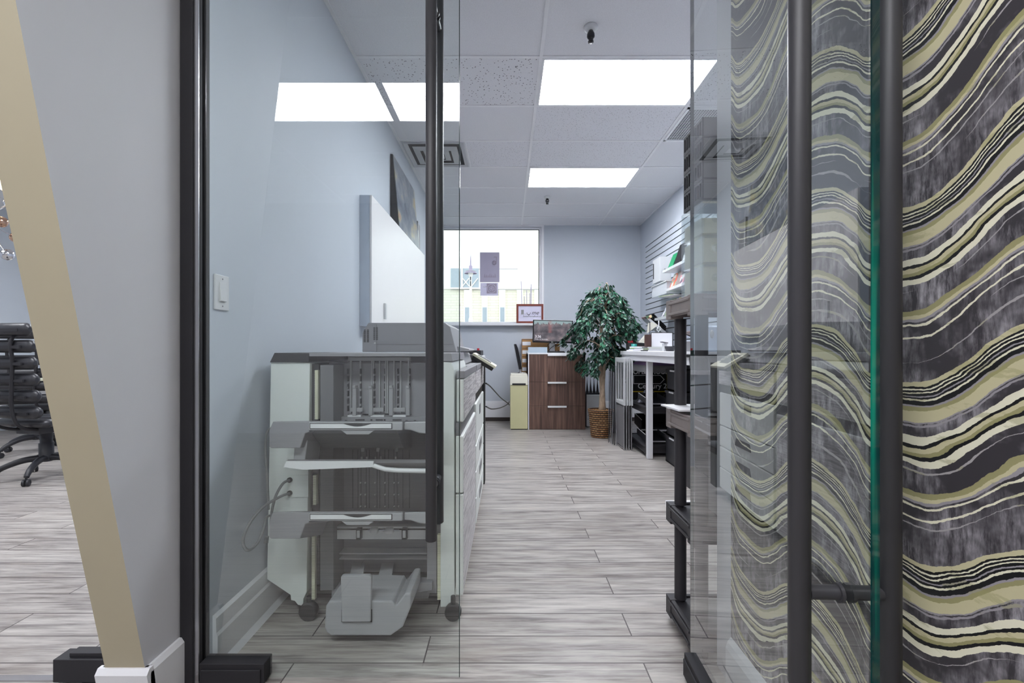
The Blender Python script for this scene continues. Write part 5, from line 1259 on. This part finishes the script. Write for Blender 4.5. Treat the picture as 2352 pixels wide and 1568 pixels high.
# chandelier at the far left
cx_, cy_ = -4.78, 4.1
cd = root('globe_chandelier', 'chandelier with silver and copper globes hanging in the left room', 'chandelier', (cx_, cy_, CEIL))
MB().tube([(cx_, cy_, CEIL - .001), (cx_, cy_, CEIL - .03)], .06, 18).tube([(cx_, cy_, CEIL - .03), (cx_, cy_, 2.2)], .008, 8).build('stem', 'chrome', cd)
MB().ball((cx_, cy_, 2.3), .07, 16).build('hub', 'chrome', cd)
for (dx, dy, dz, rr, m_) in ((.23, -.05, 2.27, .05, 'copper'), (.23, .0, 1.985, .052, 'chrome'), (.235, .02, 2.46, .045, 'chrome'), (-.2, .1, 2.1, .05, 'copper'), (-.22, -.1, 2.4, .05, 'chrome'), (.05, .24, 2.2, .05, 'copper'), (.02, -.25, 2.15, .05, 'chrome')):
    a = MB().tube([(cx_, cy_, 2.3), (cx_ + dx, cy_ + dy, dz)], .006, 6).build('arm', 'chrome', cd)
    MB().ball((cx_ + dx, cy_ + dy, dz), rr, 18).build('globe', m_, a)
for dx in (.2, -.2): MB().ball((cx_ + dx, cy_ + .02, 2.62), .055, 14).build('lit_bulb', 'warm_bulb', cd)

# ------------------------------------------------------------------ outside the window
GZ = -.4
S(MB().box(-30, 30, 7.6, 60, GZ - .1, GZ), 'ground_outside', 'asphalt')
YO = 20.0
bl = root('street_building', 'pale brick building across the street seen through the window', 'building', (0, YO, GZ))
MB().box(-14, 14, YO, YO + 6, GZ, Z(664, YO)).build('brick_wall', 'facade_brick', bl)
MB().box(-14, 14, YO - .06, YO + 6, Z(664, YO), 8.5).build('upper_cladding', 'facade_white', bl)
MB().box(X(1036, YO), 14, YO - .075, YO - .06, Z(618.6, YO), Z(617.4, YO)).box(X(1036, YO), 14, YO - .075, YO - .06, Z(666, YO), Z(665, YO)).build('cladding_joints', 'copier_mid', bl)
for k in range(6):
    x = 1066 + 40.3 * k
    p = MB().box(X(x, YO), X(x + 14, YO), YO - .08, YO, GZ, Z(666, YO)).build('pilaster', 'facade_white', bl)
    MB().box(X(x + 2.5, YO), X(x + 12, YO), YO - .1, YO - .08, Z(740, YO), Z(706, YO)).build('slit_window', 'facade_blue', p)
fw = MB().box(X(1036, YO), X(1100, YO), YO - .1, YO - .06, Z(661, YO), Z(617, YO)).build('wide_window', 'facade_blue', bl)
b = MB().box(X(1060, YO), X(1063.5, YO), YO - .14, YO - .1, Z(661, YO), Z(617, YO)).box(X(1036, YO), X(1100, YO), YO - .14, YO - .1, Z(661, YO) - .06, Z(661, YO))
for a, c in ((1063, 1078), (1078, 1063), (1084, 1098)): b.tube([(X(a, YO), YO - .12, Z(658, YO)), (X(c, YO), YO - .12, Z(640, YO))], .025, 5)
b.build('mullions', 'facade_white', fw)
LY = 12.0; lx = X(1081, LY)
lm = root('street_lamp', 'white street lamp post with pointed finial outside the window', 'street lamp', (lx, LY, GZ))
MB().tube([(lx, LY, GZ), (lx, LY, Z(732, LY)), (lx, LY, Z(728, LY)), (lx, LY, Z(636, LY))], [.06, .055, .035, .03], 14).build('post', 'facade_white', lm)
MB().lathe([(.02, 0), (.06, .10), (.075, .18), (.14, .20)], (lx, LY, Z(640, LY)), 20).build('glass_bowl', 'facade_white', lm)
MB().lathe([(.17, 0), (.165, .02), (.06, .07), (.045, .12), (.045, .20), (.02, .22), (.018, .30), (.003, .52)], (lx, LY, Z(628, LY)), 20).build('lamp_hood', 'lamp_grey', lm)
MB().box(lx - .012, lx + .012, LY - .045, LY - .03, Z(657, LY), Z(646, LY)).box(lx - .012, lx + .012, LY - .045, LY - .03, Z(644, LY), Z(636, LY)).build('vent_slots', 'cord_black', lm)
tr = MB(); rnd = random.Random(3); bx0_ = X(1215, 15); 
for k in range(6):
    a = rnd.uniform(-.25, .25); tr.tube(smooth([(bx0_, 15, GZ), (bx0_ + a * .3, 15, 1.2), (bx0_ + a, 15, 2.3), (bx0_ + a * 1.2, 15, 2.9 + .1 * k)], 4), [.02] * 9 + [.012] * 4, 5)
tag(tr.build('bare_sapling', 'lamp_grey'), 'thin bare sapling outside the window above the framed sign', 'tree')
